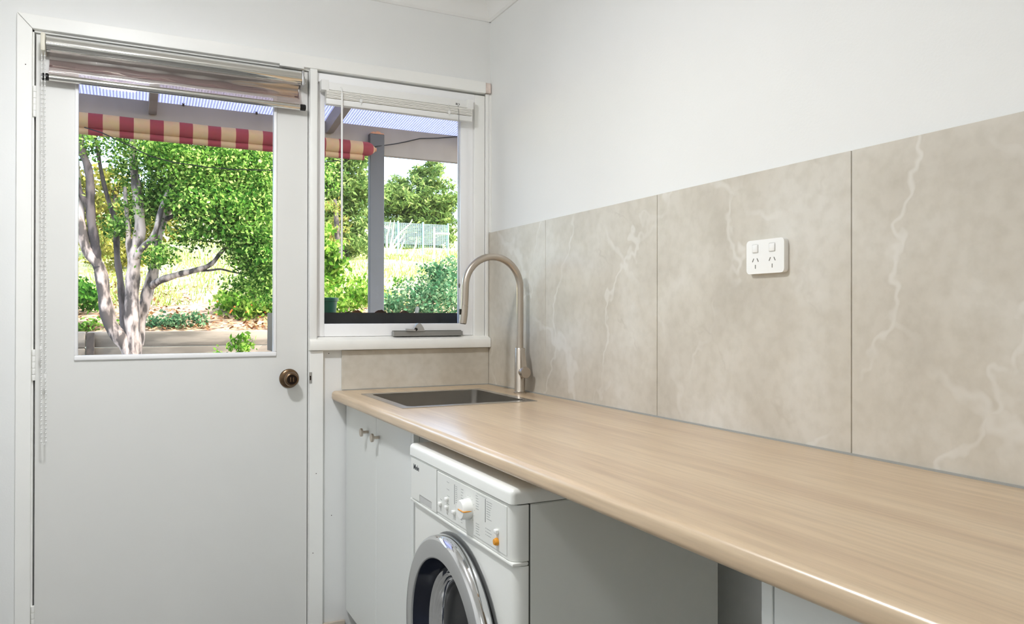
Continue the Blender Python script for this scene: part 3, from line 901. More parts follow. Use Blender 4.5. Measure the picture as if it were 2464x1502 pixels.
# ================================================================ POWER OUTLET
po = thing('power_outlet', (0, -1.444, 1.291), 'white double power outlet with switches on the tiles', 'power outlet')
OX = -.0125
def vx(e):   # edges running along x
    return abs(e.verts[0].co.x - e.verts[1].co.x) > .005
b = MB().box(OX, -.0002, -1.4985, -1.3900, 1.2545, 1.3275, bevel=.009, seg=5, edges=vx)
pl = b.build('plate', 'socket_white', po, 35)
for yc in (-1.4170, -1.4655):
    sw = box('switch', OX - .0022, OX + .001, yc - .0080, yc + .0080, 1.3005, 1.3175, 'socket_white', po, bevel=.0018)
    box('switch_surround', OX - .0004, OX + .001, yc - .0090, yc + .0090, 1.2995, 1.3185, 'soft_grey', sw, bevel=.0015, seg=1)
    for dy, dz, ang in ((.0068, .0048, .5), (-.0068, .0048, -.5), (0, -.0095, 0)):
        q = MB()
        q.box(-.0005, .0007, -.0009, .0009, -.0042, .0042)
        o = q.build('slot', 'slot_grey', po)
        # bake the tilt into the mesh
        o.data.transform(Matrix.Translation((OX, yc + dy, 1.2795 + dz)) @ Matrix.Rotation(ang, 4, 'X'))

# ================================================================ WASHING MACHINE
wm = thing('washing_machine', (-.35, -1.125, 0), 'white front-loading washing machine with chrome door under the benchtop', 'washing machine')
FX = -.597
Y0, Y1 = -1.4120, -.8380
def vfront(e):   # vertical edges on the front
    a, c = e.verts
    return abs(a.co.z - c.co.z) > .01 and a.co.x < FX + .015
box('casing', -.5600, -.1100, Y0 + .0015, Y1 - .0015, .015, .8135, 'appliance_side', wm, bevel=.002, seg=1)
MB().box(-.5655, -.5595, Y0 + .003, Y1 - .003, .02, .813).build('seam', 'seam_dark', wm)
fp = box('front_panel', FX + .006, -.5645, Y0, Y1, .085, .7000, 'appliance_white', wm, bevel=.022, seg=5, edges=vfront)
box('plinth_panel', FX + .006, -.5645, Y0, Y1, .012, .0815, 'appliance_white', wm, bevel=.022, seg=5, edges=vfront)
box('control_panel', FX, -.5645, Y0, Y1, .7095, .8135, 'appliance_panel', wm, bevel=.022, seg=5, edges=vfront)
box('lower_lip', FX - .0015, -.5645, Y0 - .001, Y1 + .001, .7010, .7085, 'appliance_white', wm, bevel=.003, seg=2)
MB().box(FX + .012, -.115, Y0 + .006, Y1 - .006, .813, .8175).build('lid_seam', 'seam_dark', wm)
def lid_edges(e):
    return e.verts[0].co.z > .83 or e.verts[1].co.z > .83
lid = MB().box(FX - .004, -.105, Y0 - .002, Y1 + .002, .8165, .8445, bevel=.011, seg=5, edges=lambda e: (e.verts[0].co.z > .83 or e.verts[1].co.z > .83)).build('lid', 'appliance_white', wm, 40)
# detergent drawer front with a finger notch
dy0, dy1 = -1.0240, -.8475
MB().prism([(dy1, .7125), (dy1, .8105), (dy0, .8105), (dy0, .7125), (-.9930, .7125), (-.9930, .7300), (-.9080, .7300), (-.9080, .7125)], 'x', FX - .0018, FX + .001).build('detergent_drawer', 'appliance_panel', wm)
MB().box(FX - .0006, FX + .001, -.9925, -.9085, .7130, .7295).build('finger_recess', 'soft_grey', wm)  # coloured darker than the drawer, shading of the recess put into the colour
MB().box(FX - .0003, FX + .001, dy0 - .0014, dy0, .7110, .8105).build('drawer_gap', 'print_grey', wm)
MB().box(FX - .0012, FX + .001, -1.3880, -1.0275, .7165, .8075).build('fascia', 'appliance_panel', wm)
text_mesh('brand_lettering', 'Miele', .0185, 'print_dark', wm, Vector((FX - .0021, -.8660, .7850)), (0, -1, 0), (0, 0, 1), 1.0, .0002)
# dial
dl = MB().lathe([(0, 0), (.0215, 0), (.0212, .0060), (.0195, .0195), (.0180, .0210), (0, .0212)], (FX - .001, -1.2110, .7640), (-1, 0, 0), 40).build('dial', 'button_white', wm, 40)
box('pointer', FX - .0235, FX - .0205, -1.2315, -1.2030, .7625, .7650, 'button_orange', dl, bevel=.0008, seg=1)
box('pointer_tip', FX - .0215, FX - .0040, -1.2325, -1.2295, .7625, .7650, 'button_orange', dl, bevel=.0008, seg=1)
# push buttons
for yb, zb, m in ((-1.0500, .7385, 'button_white'), (-1.0905, .7575, 'button_white'), (-1.0905, .7395, 'button_white'), (-1.1320, .7385, 'button_white'), (-1.3480, .7520, 'button_white')):
    box('push_button', FX - .0075, FX - .001, yb - .0062, yb + .0062, zb - .0042, zb + .0042, m, wm, bevel=.002)
ob = MB().lathe([(0, 0), (.0075, 0), (.0072, .004), (.0055, .0075), (0, .0085)], (FX - .001, -1.3480, .7325), (-1, 0, 0), 24).build('start_button', 'button_orange', wm, 50)
# printed markings
pm = MB()
def mark(y, z, w, h): pm.box(FX - .0014, FX - .0011, y - w, y, z - h / 2, z + h / 2)
rnd = random.Random(11)
for z in (.7960, .7800, .7660, .7480):
    mark(-1.0870, z, .0016, .0016); mark(-1.0910, z - .0005, rnd.uniform(.008, .012), .0009)
mark(-1.0470, .7490, .0016, .0016); mark(-1.0510, .7485, .007, .0009)
for k in range(9): mark(-1.1380, .7955 - k * .0042, rnd.uniform(.006, .012), .0009)
for k in range(7): mark(-1.1680, .7960 - k * .0062, rnd.uniform(.008, .014), .0009)
for k in range(6): mark(-1.1680, .7500 - k * .0048, rnd.uniform(.006, .012), .0009)
for k in range(6): mark(-1.2460, .7990 - k * .0052, rnd.uniform(.010, .016), .0009)
for k in range(5): mark(-1.2460, .7430 - k * .0050, rnd.uniform(.012, .020), .0009)
for k in range(8): mark(-1.2980, .7985 - k * .0048, rnd.uniform(.014, .026), .0009)
for k in range(3): mark(-1.2940, .7450 - k * .0062, .0018, .0018); mark(-1.2990, .7448 - k * .0062, rnd.uniform(.016, .024), .0009)
for k in range(12):
    a = -2.3 + 4.6 * k / 11
    mark(-1.2110 - .0275 * math.sin(a) + .001, .7640 + .0275 * math.cos(a), .0022, .0009)
mark(-1.2500, .8040, .05, .0006); mark(-.8740, .7560, .030, .0007); mark(-.8690, .7790, .025, .0007)
pm.build('printed_marks', 'print_grey', wm)['kind'] = 'stuff'
pv = MB()
pv.box(FX - .0015, FX - .0011, -1.1330, -1.1315, .7560, .7985)
pv.box(FX - .0015, FX - .0011, -1.2935, -1.2918, .7560, .8020)
pv.build('printed_lines', 'print_dark', wm)['kind'] = 'stuff'
# porthole door
dc = (FX + .006, -1.130, .449)
cutter = MB().lathe([(0, -.1), (.200, -.1), (.200, .02), (0, .02)], dc, (-1, 0, 0), 72).build('cutter', None)
md = fp.modifiers.new('hole', 'BOOLEAN'); md.object = cutter; md.operation = 'DIFFERENCE'
bpy.context.view_layer.update()
cut_me = bpy.data.meshes.new_from_object(fp.evaluated_get(bpy.context.evaluated_depsgraph_get()))
fp.modifiers.clear(); fp.data = cut_me
bpy.data.objects.remove(cutter)
MB().lathe([(.2400, .0), (.2395, .0012), (.205, .0008), (.199, -.004), (.199, -.026)], dc, (-1, 0, 0), 72).build('door_recess', 'recess_shade', wm, 40)  # grey colour stands in for the shadow behind the door ring
MB().lathe([(.216, .0055), (.231, .0055), (.2358, .009), (.2365, .016), (.2360, .028), (.2330, .0345), (.2270, .0385)], dc, (-1, 0, 0), 96).build('door_rim', 'chrome', wm, 60)
MB().lathe([(.2270, .0385), (.2240, .0398), (.1895, .0398), (.1872, .0385), (.1868, .034)], dc, (-1, 0, 0), 96).build('door_ring', 'ring_satin', wm, 25)
MB().lathe([(.1869, .036), (.1800, .012), (.1700, -.006), (.1620, -.012)], dc, (-1, 0, 0), 72).build('door_inner_rim', 'navy_plastic', wm, 40)
MB().lathe([(.1640, -.012), (.1630, .003), (.1580, .006), (.1540, .003), (.1500, -.002), (.1470, .001), (.1420, .000), (.1385, -.006), (.1350, -.004), (.1310, -.007), (.1290, -.016), (.1270, -.022)], dc, (-1, 0, 0), 72).build('chrome_bezel', 'chrome', wm, 50)
MB().lathe([(.1280, -.021), (.115, -.016), (.08, -.012), (.03, -.010), (0, -.0098)], dc, (-1, 0, 0), 72).build('door_glass', 'dark_drum', wm, 60)
for yy, xx in ((Y0 + .05, -.54), (Y1 - .05, -.54), (Y0 + .05, -.15), (Y1 - .05, -.15)):
    MB().lathe([(0, 0), (.018, 0), (.018, .006), (.010, .008), (.010, .016)], (xx, yy, 0), (0, 0, 1), 16).build('foot', 'black_plastic', wm)

# ================================================================ FILL LAMPS (unseen globes added to brighten the room)
emit_mat('fill_glow', (0.97, 0.98, 1.0, 1), FILL_GLOW)
emit_mat('fill_glow_dim', (0.97, 0.98, 1.0, 1), FILL_GLOW * 0.3)
for lx, ly, lab, glow in ((-1.28, -1.14, 'added out-of-view globe fill lamp nearer to the back door', 'fill_glow'), (-1.70, -3.30, 'added out-of-view globe fill lamp nearer to the rear wall', 'fill_glow_dim')):
    lp = thing('fill_lamp', (lx, ly, ZC), lab, 'lamp', 'added fill lamps')
    MB().lathe([(0, 0), (.055, 0), (.055, .010), (.045, .016), (.030, .018), (.030, .030)], (lx, ly, ZC), (0, 0, -1), 32).build('fill_lamp_base', 'fill_lamp_white', lp, 40)
    gr_ = .085
    ld = bpy.data.lights.new('fill_downlight', 'AREA')  # added area light under the globe, brightens bench and lower walls
    ld.shape = 'DISK'; ld.size = .15; ld.color = (0.96, 0.976, 1.0); ld.energy = FILL_DOWN * (1.0 if glow == 'fill_glow' else 0.3)
    lo_ = bpy.data.objects.new('fill_downlight', ld)
    COL.objects.link(lo_)
    lo_.location = (lx, ly, ZC - .026 - 2 * gr_ - .004)
    MB().lathe([(gr_ * math.sin(a_), .026 + gr_ - gr_ * math.cos(a_)) for a_ in np.linspace(.25, PI, 18)], (lx, ly, ZC), (0, 0, -1), 32).build('globe', glow, lp, 80)

# ================================================================ OUTDOORS: verandah
ver = thing('verandah', (-.3, 2.2, 0), 'grey timber verandah frame with a ribbed translucent roof outside', 'verandah')
box('beam', -4.5, 3.5, 2.200, 2.245, 2.210, 2.393, 'verandah_grey', ver, bevel=.002, seg=1)
ps = box('post', .1500, .2450, 2.150, 2.1995, -.05, 2.335, 'post_grey', ver, bevel=.003, seg=1)
MB().prism([(.152, 2.3355), (.243, 2.3355), (.240, 2.344), (.226, 2.341), (.215, 2.351), (.196, 2.353), (.186, 2.346), (.172, 2.349), (.158, 2.343)], 'y', 2.152, 2.1985).build('chipped_top', 'chipped_edge', ps)
rise = lambda y: 2.398 + (2.20 - y) * .118      # underside of roof sheet
for xr in (-3.1, -2.1, -1.118, -.105, .92, 1.95):
    MB().prism([(.13, rise(.13) - .092), (2.10, rise(2.10) - .092), (2.16, 2.312), (2.1995, 2.318), (2.1995, rise(2.1995) - .001), (.13, rise(.13) - .001)], 'x', xr - .021, xr + .021, .001).build('rafter', 'verandah_grey', ver)
rs = MB().prism([(.125, rise(.125) + .0005), (2.42, rise(2.42) + .0005), (2.42, rise(2.42) + .0105), (.125, rise(.125) + .0105)], 'x', -4.4, 3.4).build('roof_sheet', 'poly_sheet', ver)
V, Fa = [], []
x = -4.39
while x < 3.39:
    k = len(V)
    for yy in (.126, 2.415):
        z = rise(yy)
        V += [(x, yy, z + .0004), (x + .0075, yy, z + .0004), (x + .0055, yy, z - .0022), (x + .002, yy, z - .0022)]
    Fa += [(k, k + 3, k + 7, k + 4), (k + 3, k + 2, k + 6, k + 7), (k + 2, k + 1, k + 5, k + 6)]
    x += .0165
rb_ = big_mesh('roof_ribs', V, Fa, 'poly_rib', rs)
rb_['kind'] = 'stuff'
# small metal hangers on the beam top
for xh in (-.955, -.545, -.40):
    MB().box(xh - .006, xh + .006, 2.190, 2.199, 2.385, 2.42).build('roof_clip', 'bronze_dark', ver)

# rolled-up awning
aw = thing('rolled_awning', (-1.5, 2.08, 2.2), 'rolled-up red and cream striped canvas awning under the verandah beam', 'awning')
n = 28
b = MB()
AR = .044; ay, az = 2.075, 2.214
b.lathe([(0, 0), (AR, 0)] + [(AR + .0015 * math.sin(i * 2.1), i * .14) for i in range(1, 32)] + [(AR, 4.555), (AR * .96, 4.570), (AR * .78, 4.588), (AR * .45, 4.603), (.018, 4.606), (0, 4.606)], (-4.45, ay, az), (1, 0, 0), n)
b.build('canvas_roll', 'striped_canvas', aw, 50)
b = MB()
pts = [(2.066 + .019 * math.cos(a_), 2.156 + .0185 * math.sin(a_)) for a_ in np.linspace(0, 2 * PI, 14, endpoint=False)]
b.prism(pts, 'x', -4.44, .085)
b.build('canvas_flap', 'striped_canvas', aw, 60)
MB().tube([(.1555, ay, az), (.168, ay, az)], .012, 12).build('roller_end', 'chipped_edge', aw)

# cables
c1 = MB().tube([(-1.45, 1.99, 2.160), (-1.364, 1.95, 2.131), (-1.259, 1.95, 2.086), (-1.137, 1.95, 2.030), (-1.012, 1.95, 2.005), (-.841, 1.95, 1.994), (-.708, 1.95, 1.993), (-.481, 1.95, 2.007), (-.33, 1.95, 2.040), (-.189, 1.95, 2.080), (-.102, 1.97, 2.105), (-.06, 2.06, 2.118), (-.01, 2.115, 2.135), (.06, 2.135, 2.19), (.13, 2.140, 2.235)], .0028, 6).build('hanging_cable', 'cable_black', None, 60)
tag(c1, 'thin black cable sagging below the striped awning', 'cable')
c2 = MB().tube([(.155, 2.140, 2.247), (.184, 2.144, 2.251), (.315, 2.170, 2.285), (.400, 2.19, 2.312), (.501, 2.19, 2.345), (.634, 2.19, 2.362), (.779, 2.19, 2.388), (.94, 2.18, 2.40)], .0032, 6).build('beam_cable', 'cable_black', None, 60)
tag(c2, 'thin dark cable running along the grey beam from the post', 'cable')

# planter trough outside the window
pt = thing('planter_trough', (-.33, .22, 1.04), 'black planter trough hanging outside below the window glass', 'planter')
MB().box(-.76, .12, .1205, .140, 1.03, 1.1725).build('front_board', 'black_box', pt)
MB().box(-.76, .12, .340, .358, 1.03, 1.1715).build('back_board', 'black_box', pt)
MB().box(-.76, -.742, .140, .340, 1.03, 1.1715).build('end_board', 'black_box', pt)
MB().box(.102, .12, .140, .340, 1.03, 1.1715).build('end_board', 'black_box', pt)
MB().box(-.742, .102, .140, .340, 1.03, 1.045).build('base_board', 'black_box', pt)
MB().box(-.741, .101, .141, .339, 1.0455, 1.140).build('soil_fill', 'soil', pt)
pot = thing('garden_pot', (-.572, .25, 1.14), 'dark green plastic plant pot in the black planter trough', 'pot')
MB().lathe([(0, .002), (.046, .0), (.0535, .075), (.0585, .076), (.0590, .0875), (.0550, .0885), (.0520, .076), (.045, .006), (0, .006)], (-.574, .25, 1.1402), (0, 0, 1), 28).build('pot_body', 'pot_green', pot, 40)
def leafblade(name, c, r, m, label):
    b = MB()
    rng = random.Random(len(name) + int(c[0] * -1000))
    top = []; 
    n = 9
    for side in (1, -1):
        pass
    vs_ = []
    for i in range(n + 1):
        t = i / n
        w = r * .62 * math.sin(PI * min(1, t * .92 + .06)) ** .8 * (1 + .25 * (i % 2))
        x = -r + 2 * r * t
        zc_ = .55 * r * math.sin(PI * t) * .8
        vs_.append([(x, -w, zc_ + .45 * w), (x, 0, zc_), (x, w, zc_ + .35 * w)])
    for dz in (0, .0006):
        rows = [[b.bm.verts.new((c[0] + p[0], c[1] + p[1] * .5, c[2] + p[2] + dz)) for p in row] for row in vs_]
        for a, d in zip(rows, rows[1:]):
            for j in range(2):
                b.bm.faces.new((a[j], a[j + 1], d[j + 1], d[j]))
    return tag(b.build(name, m, None, 60), label, 'leaf', 'dry leaves in the trough')
leafblade('dry_leaf', (-.447, .24, 1.160), .030, 'dry_leaf', 'curled orange-brown dry leaf on the planter trough')
leafblade('dry_leaf', (-.478, .25, 1.160), .022, 'dry_leaf_dark', 'small dark brown dry leaf beside the green pot')
leafblade('dry_leaf', (-.36, .22, 1.158), .034, 'dry_leaf_dark', 'flat dark dry leaf lying in front of the grey post')
leafblade('dry_leaf', (-.26, .23, 1.158), .030, 'dry_leaf_dark', 'flat brown dry leaf right of the grey post')
tg = MB().prism([(-.232, 1.140), (-.216, 1.140), (-.204, 1.192), (-.210, 1.198), (-.219, 1.195)], 'y', .205, .2065).build('plant_tag', 'clear_tag')
tag(tg, 'clear plastic plant tag leaning in the planter trough', 'tag')

# ================================================================ OUTDOORS: ground
def hill(x, y):
    t = max(0.0, y - 7.0)
    z = .955 + .19 * min(t, 5) + .145 * max(0, t - 5)
    return z
yd = MB()
yd.prism([(.12, -.12), (7.0, -.12), (7.0, .42), (4.5, .10), (2.4, -.05), (.12, -.05)], 'x', -9, 9)
yard = yd.build('ground_yard', 'yard_paving')
tag(yard, 'grey paved yard between the house and the sleeper wall', 'paving', kind='structure')
nxg, nyg = 90, 80
xs_ = np.linspace(-26, 34, nxg); ys_ = 7.06 + (np.linspace(0, 1, nyg) ** 1.6) * 55
rng = np.random.default_rng(3)
V = []
for j, yy in enumerate(ys_):
    for i, xx in enumerate(xs_):
        bump_ = 0.05 * math.sin(xx * 1.7 + yy * .8) + .04 * math.sin(xx * .6 - yy * 1.3) if yy > 7.3 else 0
        V.append((xx, yy, hill(xx, yy) + bump_ + (rng.normal() * .012 if yy > 7.2 else 0)))
Fa = [(j * nxg + i, j * nxg + i + 1, (j + 1) * nxg + i + 1, (j + 1) * nxg + i) for j in range(nyg - 1) for i in range(nxg - 1)]
gr = big_mesh('ground_hillside', V, Fa, 'hillside')
gr.data.polygons.foreach_set('use_smooth', [True] * len(gr.data.polygons))
tag(gr, 'sunlit hillside of dry grass rising behind the sleeper wall', 'hillside', kind='structure')

# retaining wall of sleepers
rw = thing('retaining_wall', (-.5, 7.0, 0), 'weathered timber sleeper retaining wall at the foot of the hillside', 'retaining wall')
rng2 = random.Random(5)
edges_x = [-6.8, -4.4, -1.665, .42, 2.8, 5.2]
for row in range(4):
    z1 = .972 - row * .178
    for a, c in zip(edges_x, edges_x[1:]):
        dy = rng2.uniform(-.015, .015) + (-.10 if c == -1.665 else 0)
        box('sleeper', a + .008, c - .008, 6.96 + dy, 7.055, z1 - .173, z1, 'sleeper', rw, bevel=.012, seg=2)
for xp in (-4.4, -1.625, .40, 2.8):
    box('wall_post', xp - .04, xp + .04, 6.88, 6.945, .2, .965, 'sleeper_post', rw, bevel=.006, seg=1)

# ---------------------------------------------------------------- plants
def leaves(blobs, size, rng, aspect=.55, up=0.0):
    V, Fa = [], []
    Vs = []
    for (c, r, n) in blobs:
        # clumped points inside an ellipsoid, thicker near its surface
        nc = max(4, n // 36)
        d = rng.normal(size=(nc, 3)); d /= np.linalg.norm(d, axis=1)[:, None]
        cc = d * (rng.random((nc, 1)) ** .45) * np.array(r) + np.array(c)
        pts = np.repeat(cc, n // nc, axis=0)
        sp = .115 * (np.mean(r) ** .35)
        pts = pts + rng.normal(size=pts.shape) * np.array([sp, sp, sp * .6])
        Vs.append(pts)
    P = np.concatenate(Vs)
    N_ = len(P)
    a = rng.normal(size=(N_, 3)); a /= np.linalg.norm(a, axis=1)[:, None]
    b_ = rng.normal(size=(N_, 3)); b_[:, 2] += up
    b_ -= a * (a * b_).sum(1)[:, None]; b_ /= np.linalg.norm(b_, axis=1)[:, None]
    s = size * (0.6 + .8 * rng.random((N_, 1)))
    q = np.stack([P - b_ * s, P - a * s * aspect, P + b_ * s, P + a * s * aspect], 1).reshape(-1, 3)
    f = np.arange(N_ * 4, dtype=np.int32).reshape(-1, 4)
    return q, f

def foliage(name, blobs, size, m, parent, seed, aspect=.55):
    rng = np.random.default_rng(seed)
    q, f = leaves(blobs, size, rng, aspect)
    o = big_mesh(name, q, f, m, parent)
    o['kind'] = 'stuff'
    return o

CAM = Vector((-1.2247, -2.6684, 1.1648))
def at(px, py, Y):
    # a point measured in the photograph, placed at its distance Y beyond the wall
    d = F + R * ((px - 1232) / 1842.07) - U * ((py - 751) / 1842.07)
    return CAM + d * ((Y - CAM.y) / d.y)

def stem(name, pts, r0, r1, m, parent, n=9):
    rng = random.Random(len(pts) * 7 + int(pts[0][0]))
    P = [at(*p) for p in pts]
    # subdivide with slight wobble
    Q, n_ = [], len(P)
    for i in range(n_ - 1):
        for k in range(3):
            t = k / 3
            p0 = P[max(i - 1, 0)]; p1 = P[i]; p2 = P[i + 1]; p3 = P[min(i + 2, n_ - 1)]
            v = .5 * ((2 * p1) + (-p0 + p2) * t + (2 * p0 - 5 * p1 + 4 * p2 - p3) * t * t + (-p0 + 3 * p1 - 3 * p2 + p3) * t ** 3)
            Q.append(v)
    Q.append(P[-1])
    rr = [(r0 + (r1 - r0) * i / (len(Q) - 1)) * (1 + .10 * math.sin(i * 1.9)) for i in range(len(Q))]
    return MB().tube(Q, rr, n).build(name, m, parent, 60)

tree = thing('garden_tree', at(320, 900, 6.0), 'multi-stemmed tree with pale bark and green leaves in front of the sleeper wall', 'tree')
T = 6.0
stem('trunk', [(320, 905, T), (322, 850, T), (318, 790, T), (317, 708, T), (321, 648, T), (325, 600, T), (337, 552, T), (331, 489, T), (327, 444, T), (322, 398, T), (318, 330, T), (315, 200, T)], .085, .03, 'bark_pale', tree)
stem('trunk', [(318, 862, T), (301, 828, T), (265, 780, T), (250, 708, T), (239, 643, T), (208, 600, T), (196, 552, T), (190, 480, T + .1), (180, 380, T + .2)], .080, .035, 'bark_pale', tree)
stem('branch', [(240, 650, T), (231, 620, T), (229, 590, T), (220, 540, T), (217, 490, T), (217, 444, T), (210, 398, T), (196, 360, T), (190, 300, T)], .050, .034, 'bark_dark', tree)
stem('branch', [(221, 520, T), (208, 490, T), (192, 462, T), (178, 430, T)], .034, .026, 'bark_dark', tree)
stem('trunk', [(306, 862, T + .35), (299, 792, T + .35), (294, 732, T + .35), (289, 672, T + .35), (282, 624, T + .35), (280, 564, T + .35), (283, 545, T + .35), (269, 507, T + .35), (250, 444, T + .35), (237, 376, T + .35), (228, 320, T + .4)], .042, .016, 'bark_dark', tree)
stem('branch', [(319, 655, T), (310, 600, T), (309, 564, T), (305, 520, T), (300, 450, T)], .034, .018, 'bark_pale', tree)
stem('branch', [(316, 632, T), (340, 600, T - .1), (364, 576, T - .15), (376, 552, T - .2), (389, 500, T - .2), (412, 440, T - .2), (420, 360, T - .2)], .034, .022, 'bark_pale', tree)
stem('trunk', [(328, 830, T + .2), (338, 760, T + .2), (349, 727, T + .2), (359, 684, T + .2), (371, 648, T + .2), (377, 588, T + .2), (392, 530, T + .2), (418, 480, T + .2), (440, 400, T + .2)], .068, .035, 'bark_pale', tree)
stem('branch', [(362, 690, T + .2), (388, 674, T), (424, 662, T - .1), (460, 653, T - .2), (495, 643, T - .2), (515, 629, T - .2), (534, 605, T - .2), (567, 576, T - .2), (610, 540, T - .2)], .040, .012, 'bark_pale', tree)
stem('branch', [(481, 651, T - .2), (503, 651, T - .2), (531, 648, T - .2), (560, 655, T - .2), (591, 660, T - .2)], .014, .007, 'bark_dark', tree)
stem('branch', [(420, 545, T), (445, 566, T), (472, 576, T), (519, 583, T), (545, 583, T)], .012, .009, 'bark_dark', tree)
stem('branch', [(392, 530, T + .2), (430, 515, T + .1), (470, 500, T), (520, 470, T - .1), (580, 430, T - .1)], .026, .012, 'bark_dark', tree)
def pb(px, py, Y, rp, n, ry=.5, rz=None):
    # blob from a photograph measurement: radius rp in pixels at that distance
    c = at(px, py, Y)
    k = (c - CAM).dot(F) / 1842.07
    return ((c.x, c.y, c.z), (rp * k, ry, (rz or rp) * k), n)
bl = [pb(205, 340, T, 32, 260), pb(300, 340, T + .2, 50, 460), pb(400, 370, T - .3, 70, 1500), pb(500, 400, T - .3, 75, 1900), pb(600, 420, T - .2, 80, 1900),
      pb(390, 470, T + .3, 50, 900), pb(470, 480, T - .4, 60, 1300), pb(560, 500, T - .4, 65, 1500), pb(640, 500, T - .3, 60, 1300),
      pb(335, 500, T + .3, 40, 420), pb(290, 550, T + .3, 30, 240), pb(300, 415, T + .3, 32, 180),
      pb(620, 560, T - .5, 60, 1300), pb(560, 560, T - .4, 50, 700), pb(640, 630, T - .5, 50, 900), pb(470, 560, T - .3, 38, 330),
      pb(380, 615, T - .2, 26, 200), pb(600, 620, T - .4, 40, 450), pb(650, 700, T - .4, 35, 420), pb(580, 690, T - .3, 22, 130), pb(600, 390, T + .8, 80, 900),
      pb(450, 300, T + .2, 160, 1500, .8, 80), pb(250, 250, T + .2, 130, 1100, .8, 70), pb(640, 300, T, 140, 1300, .8, 90), pb(120, 330, T + .3, 70, 600), pb(60, 420, T, 80, 700), pb(740, 420, T, 60, 500), pb(300, 150, T, 200, 900, 1.0, 60)]
foliage('foliage', [(c_, r_, n_ * 3) for c_, r_, n_ in bl], .0195, 'leaf_green', tree, 1)
foliage('inner_foliage', [(c_, tuple(v * .75 for v in r_), n_ // 2) for c_, r_, n_ in bl[2:21]], .024, 'leaf_deep', tree, 31)  # darker leaf colour inside the crown, painted in for its inner shade

def plant(name, px, py, Y, label, cat, blobs, size, m, seed, group=None, stems=None, aspect=.55):
    p = at(px, py, Y)
    o = thing(name, (p.x, p.y, hill(p.x, p.y) if Y > 7 else .1), label, cat, group)
    foliage('foliage', blobs, size, m, o, seed, aspect)
    for s in (stems or []):
        stem('trunk', *s, o)
    return o

plant('yellow_tree', 270, 650, 15, 'yellow-green tree glimpsed behind the multi-stemmed trunks', 'tree',
      [pb(270, 470, 15, 75, 1500, 1.0), pb(250, 560, 14.6, 60, 1200, 1.0), pb(330, 540, 15, 60, 1000, 1.0), pb(200, 470, 15, 55, 700, 1.0), pb(400, 520, 15, 60, 700, 1.0)], .055, 'leaf_yellow', 2,
      stems=[([(275, 655, 15), (272, 560, 15), (280, 450, 15)], .14, .06, 'bark_dark')])
plant('dark_shrub', 200, 735, 8.2, 'dark green shrub at the left edge of the door glass', 'shrub',
      [pb(195, 705, 8.2, 34, 800, .4), pb(160, 715, 8.2, 34, 600, .4), pb(225, 725, 8.2, 16, 160, .25)], .035, 'leaf_deep', 3)
plant('hedge_shrub', 300, 690, 11.5, 'loose olive-green shrub seen between the tree trunks', 'shrub',
      [pb(265, 680, 11.5, 45, 700, .6), pb(300, 620, 12, 45, 700, .6), pb(340, 690, 11.5, 26, 260, .4), pb(235, 600, 12, 40, 600, .6)], .042, 'leaf_yellow', 4)
plant('flowering_shrub', 600, 790, 8.0, 'tall leafy green shrub at the right edge of the door glass', 'shrub',
      [pb(620, 735, 8.0, 48, 1700, .5), pb(570, 745, 8.0, 38, 900, .4), pb(650, 660, 8.2, 46, 1300, .5), pb(680, 740, 8, 50, 1200, .5), pb(550, 705, 8.2, 20, 200, .3), pb(720, 690, 8, 60, 1200, .5)], .034, 'leaf_bright', 5)
fl = np.random.default_rng(9)
fo = bpy.data.objects['flowering_shrub']
for k in range(16):
    p = at(fl.uniform(520, 640), fl.uniform(690, 770), 7.7)
    MB().sphere(p, .012, 4).build('flower', 'flower_orange', fo)
plant('ground_cover', 400, 790, 7.3, 'low blue-green ground cover on the sleeper wall right of the trunks', 'ground cover',
      [pb(370, 785, 7.25, 20, 260, .15), pb(400, 780, 7.3, 18, 240, .15), pb(430, 778, 7.3, 20, 260, .15), pb(470, 775, 7.4, 18, 160, .15)], .026, 'leaf_blue', 6)
plant('ground_cover', 215, 790, 7.3, 'low green ground cover on the sleeper wall left of the trunks', 'ground cover',
      [pb(205, 788, 7.25, 18, 220, .15), pb(228, 786, 7.3, 14, 160, .15), pb(285, 780, 7.4, 14, 120, .15)], .026, 'leaf_bright', 7)
plant('leafy_weed', 585, 850, 6.3, 'small bright leafy weed in front of the sleeper wall', 'plant',
      [pb(580, 835, 6.3, 20, 160, .15), pb(590, 815, 6.3, 12, 70, .1), pb(525, 850, 6.3, 10, 40, .1)], .030, 'leaf_bright', 8)
# seen through the window
plant('conifer_tree', 830, 640, 17, 'mottled green conifer left of the grey verandah post', 'tree',
      [pb(800, 430, 17, 70, 3800, 1.2), pb(860, 470, 17, 60, 3000, 1.2), pb(830, 540, 17, 70, 3400, 1.2), pb(760, 500, 17, 80, 3400, 1.2), pb(840, 380, 17, 50, 1600, 1.2), pb(700, 420, 17, 90, 3200, 1.2), pb(860, 590, 16.5, 40, 1000, .8), pb(770, 320, 17, 90, 2400, 1.2)], .075, 'leaf_conifer', 10,
      stems=[([(830, 660, 17), (825, 560, 17), (820, 400, 17)], .2, .06, 'bark_dark')], aspect=.3)
plant('rust_conifer', 800, 640, 15.5, 'conifer with rust-brown patches beside the wand', 'tree',
      [pb(812, 540, 15.5, 24, 260, .6), pb(800, 490, 15.5, 28, 220, .6), pb(805, 580, 15.5, 20, 180, .5)], .06, 'leaf_rust', 11,
      stems=[([(812, 650, 15.5), (812, 570, 15.5), (806, 480, 15.5)], .10, .04, 'bark_dark')], aspect=.3)
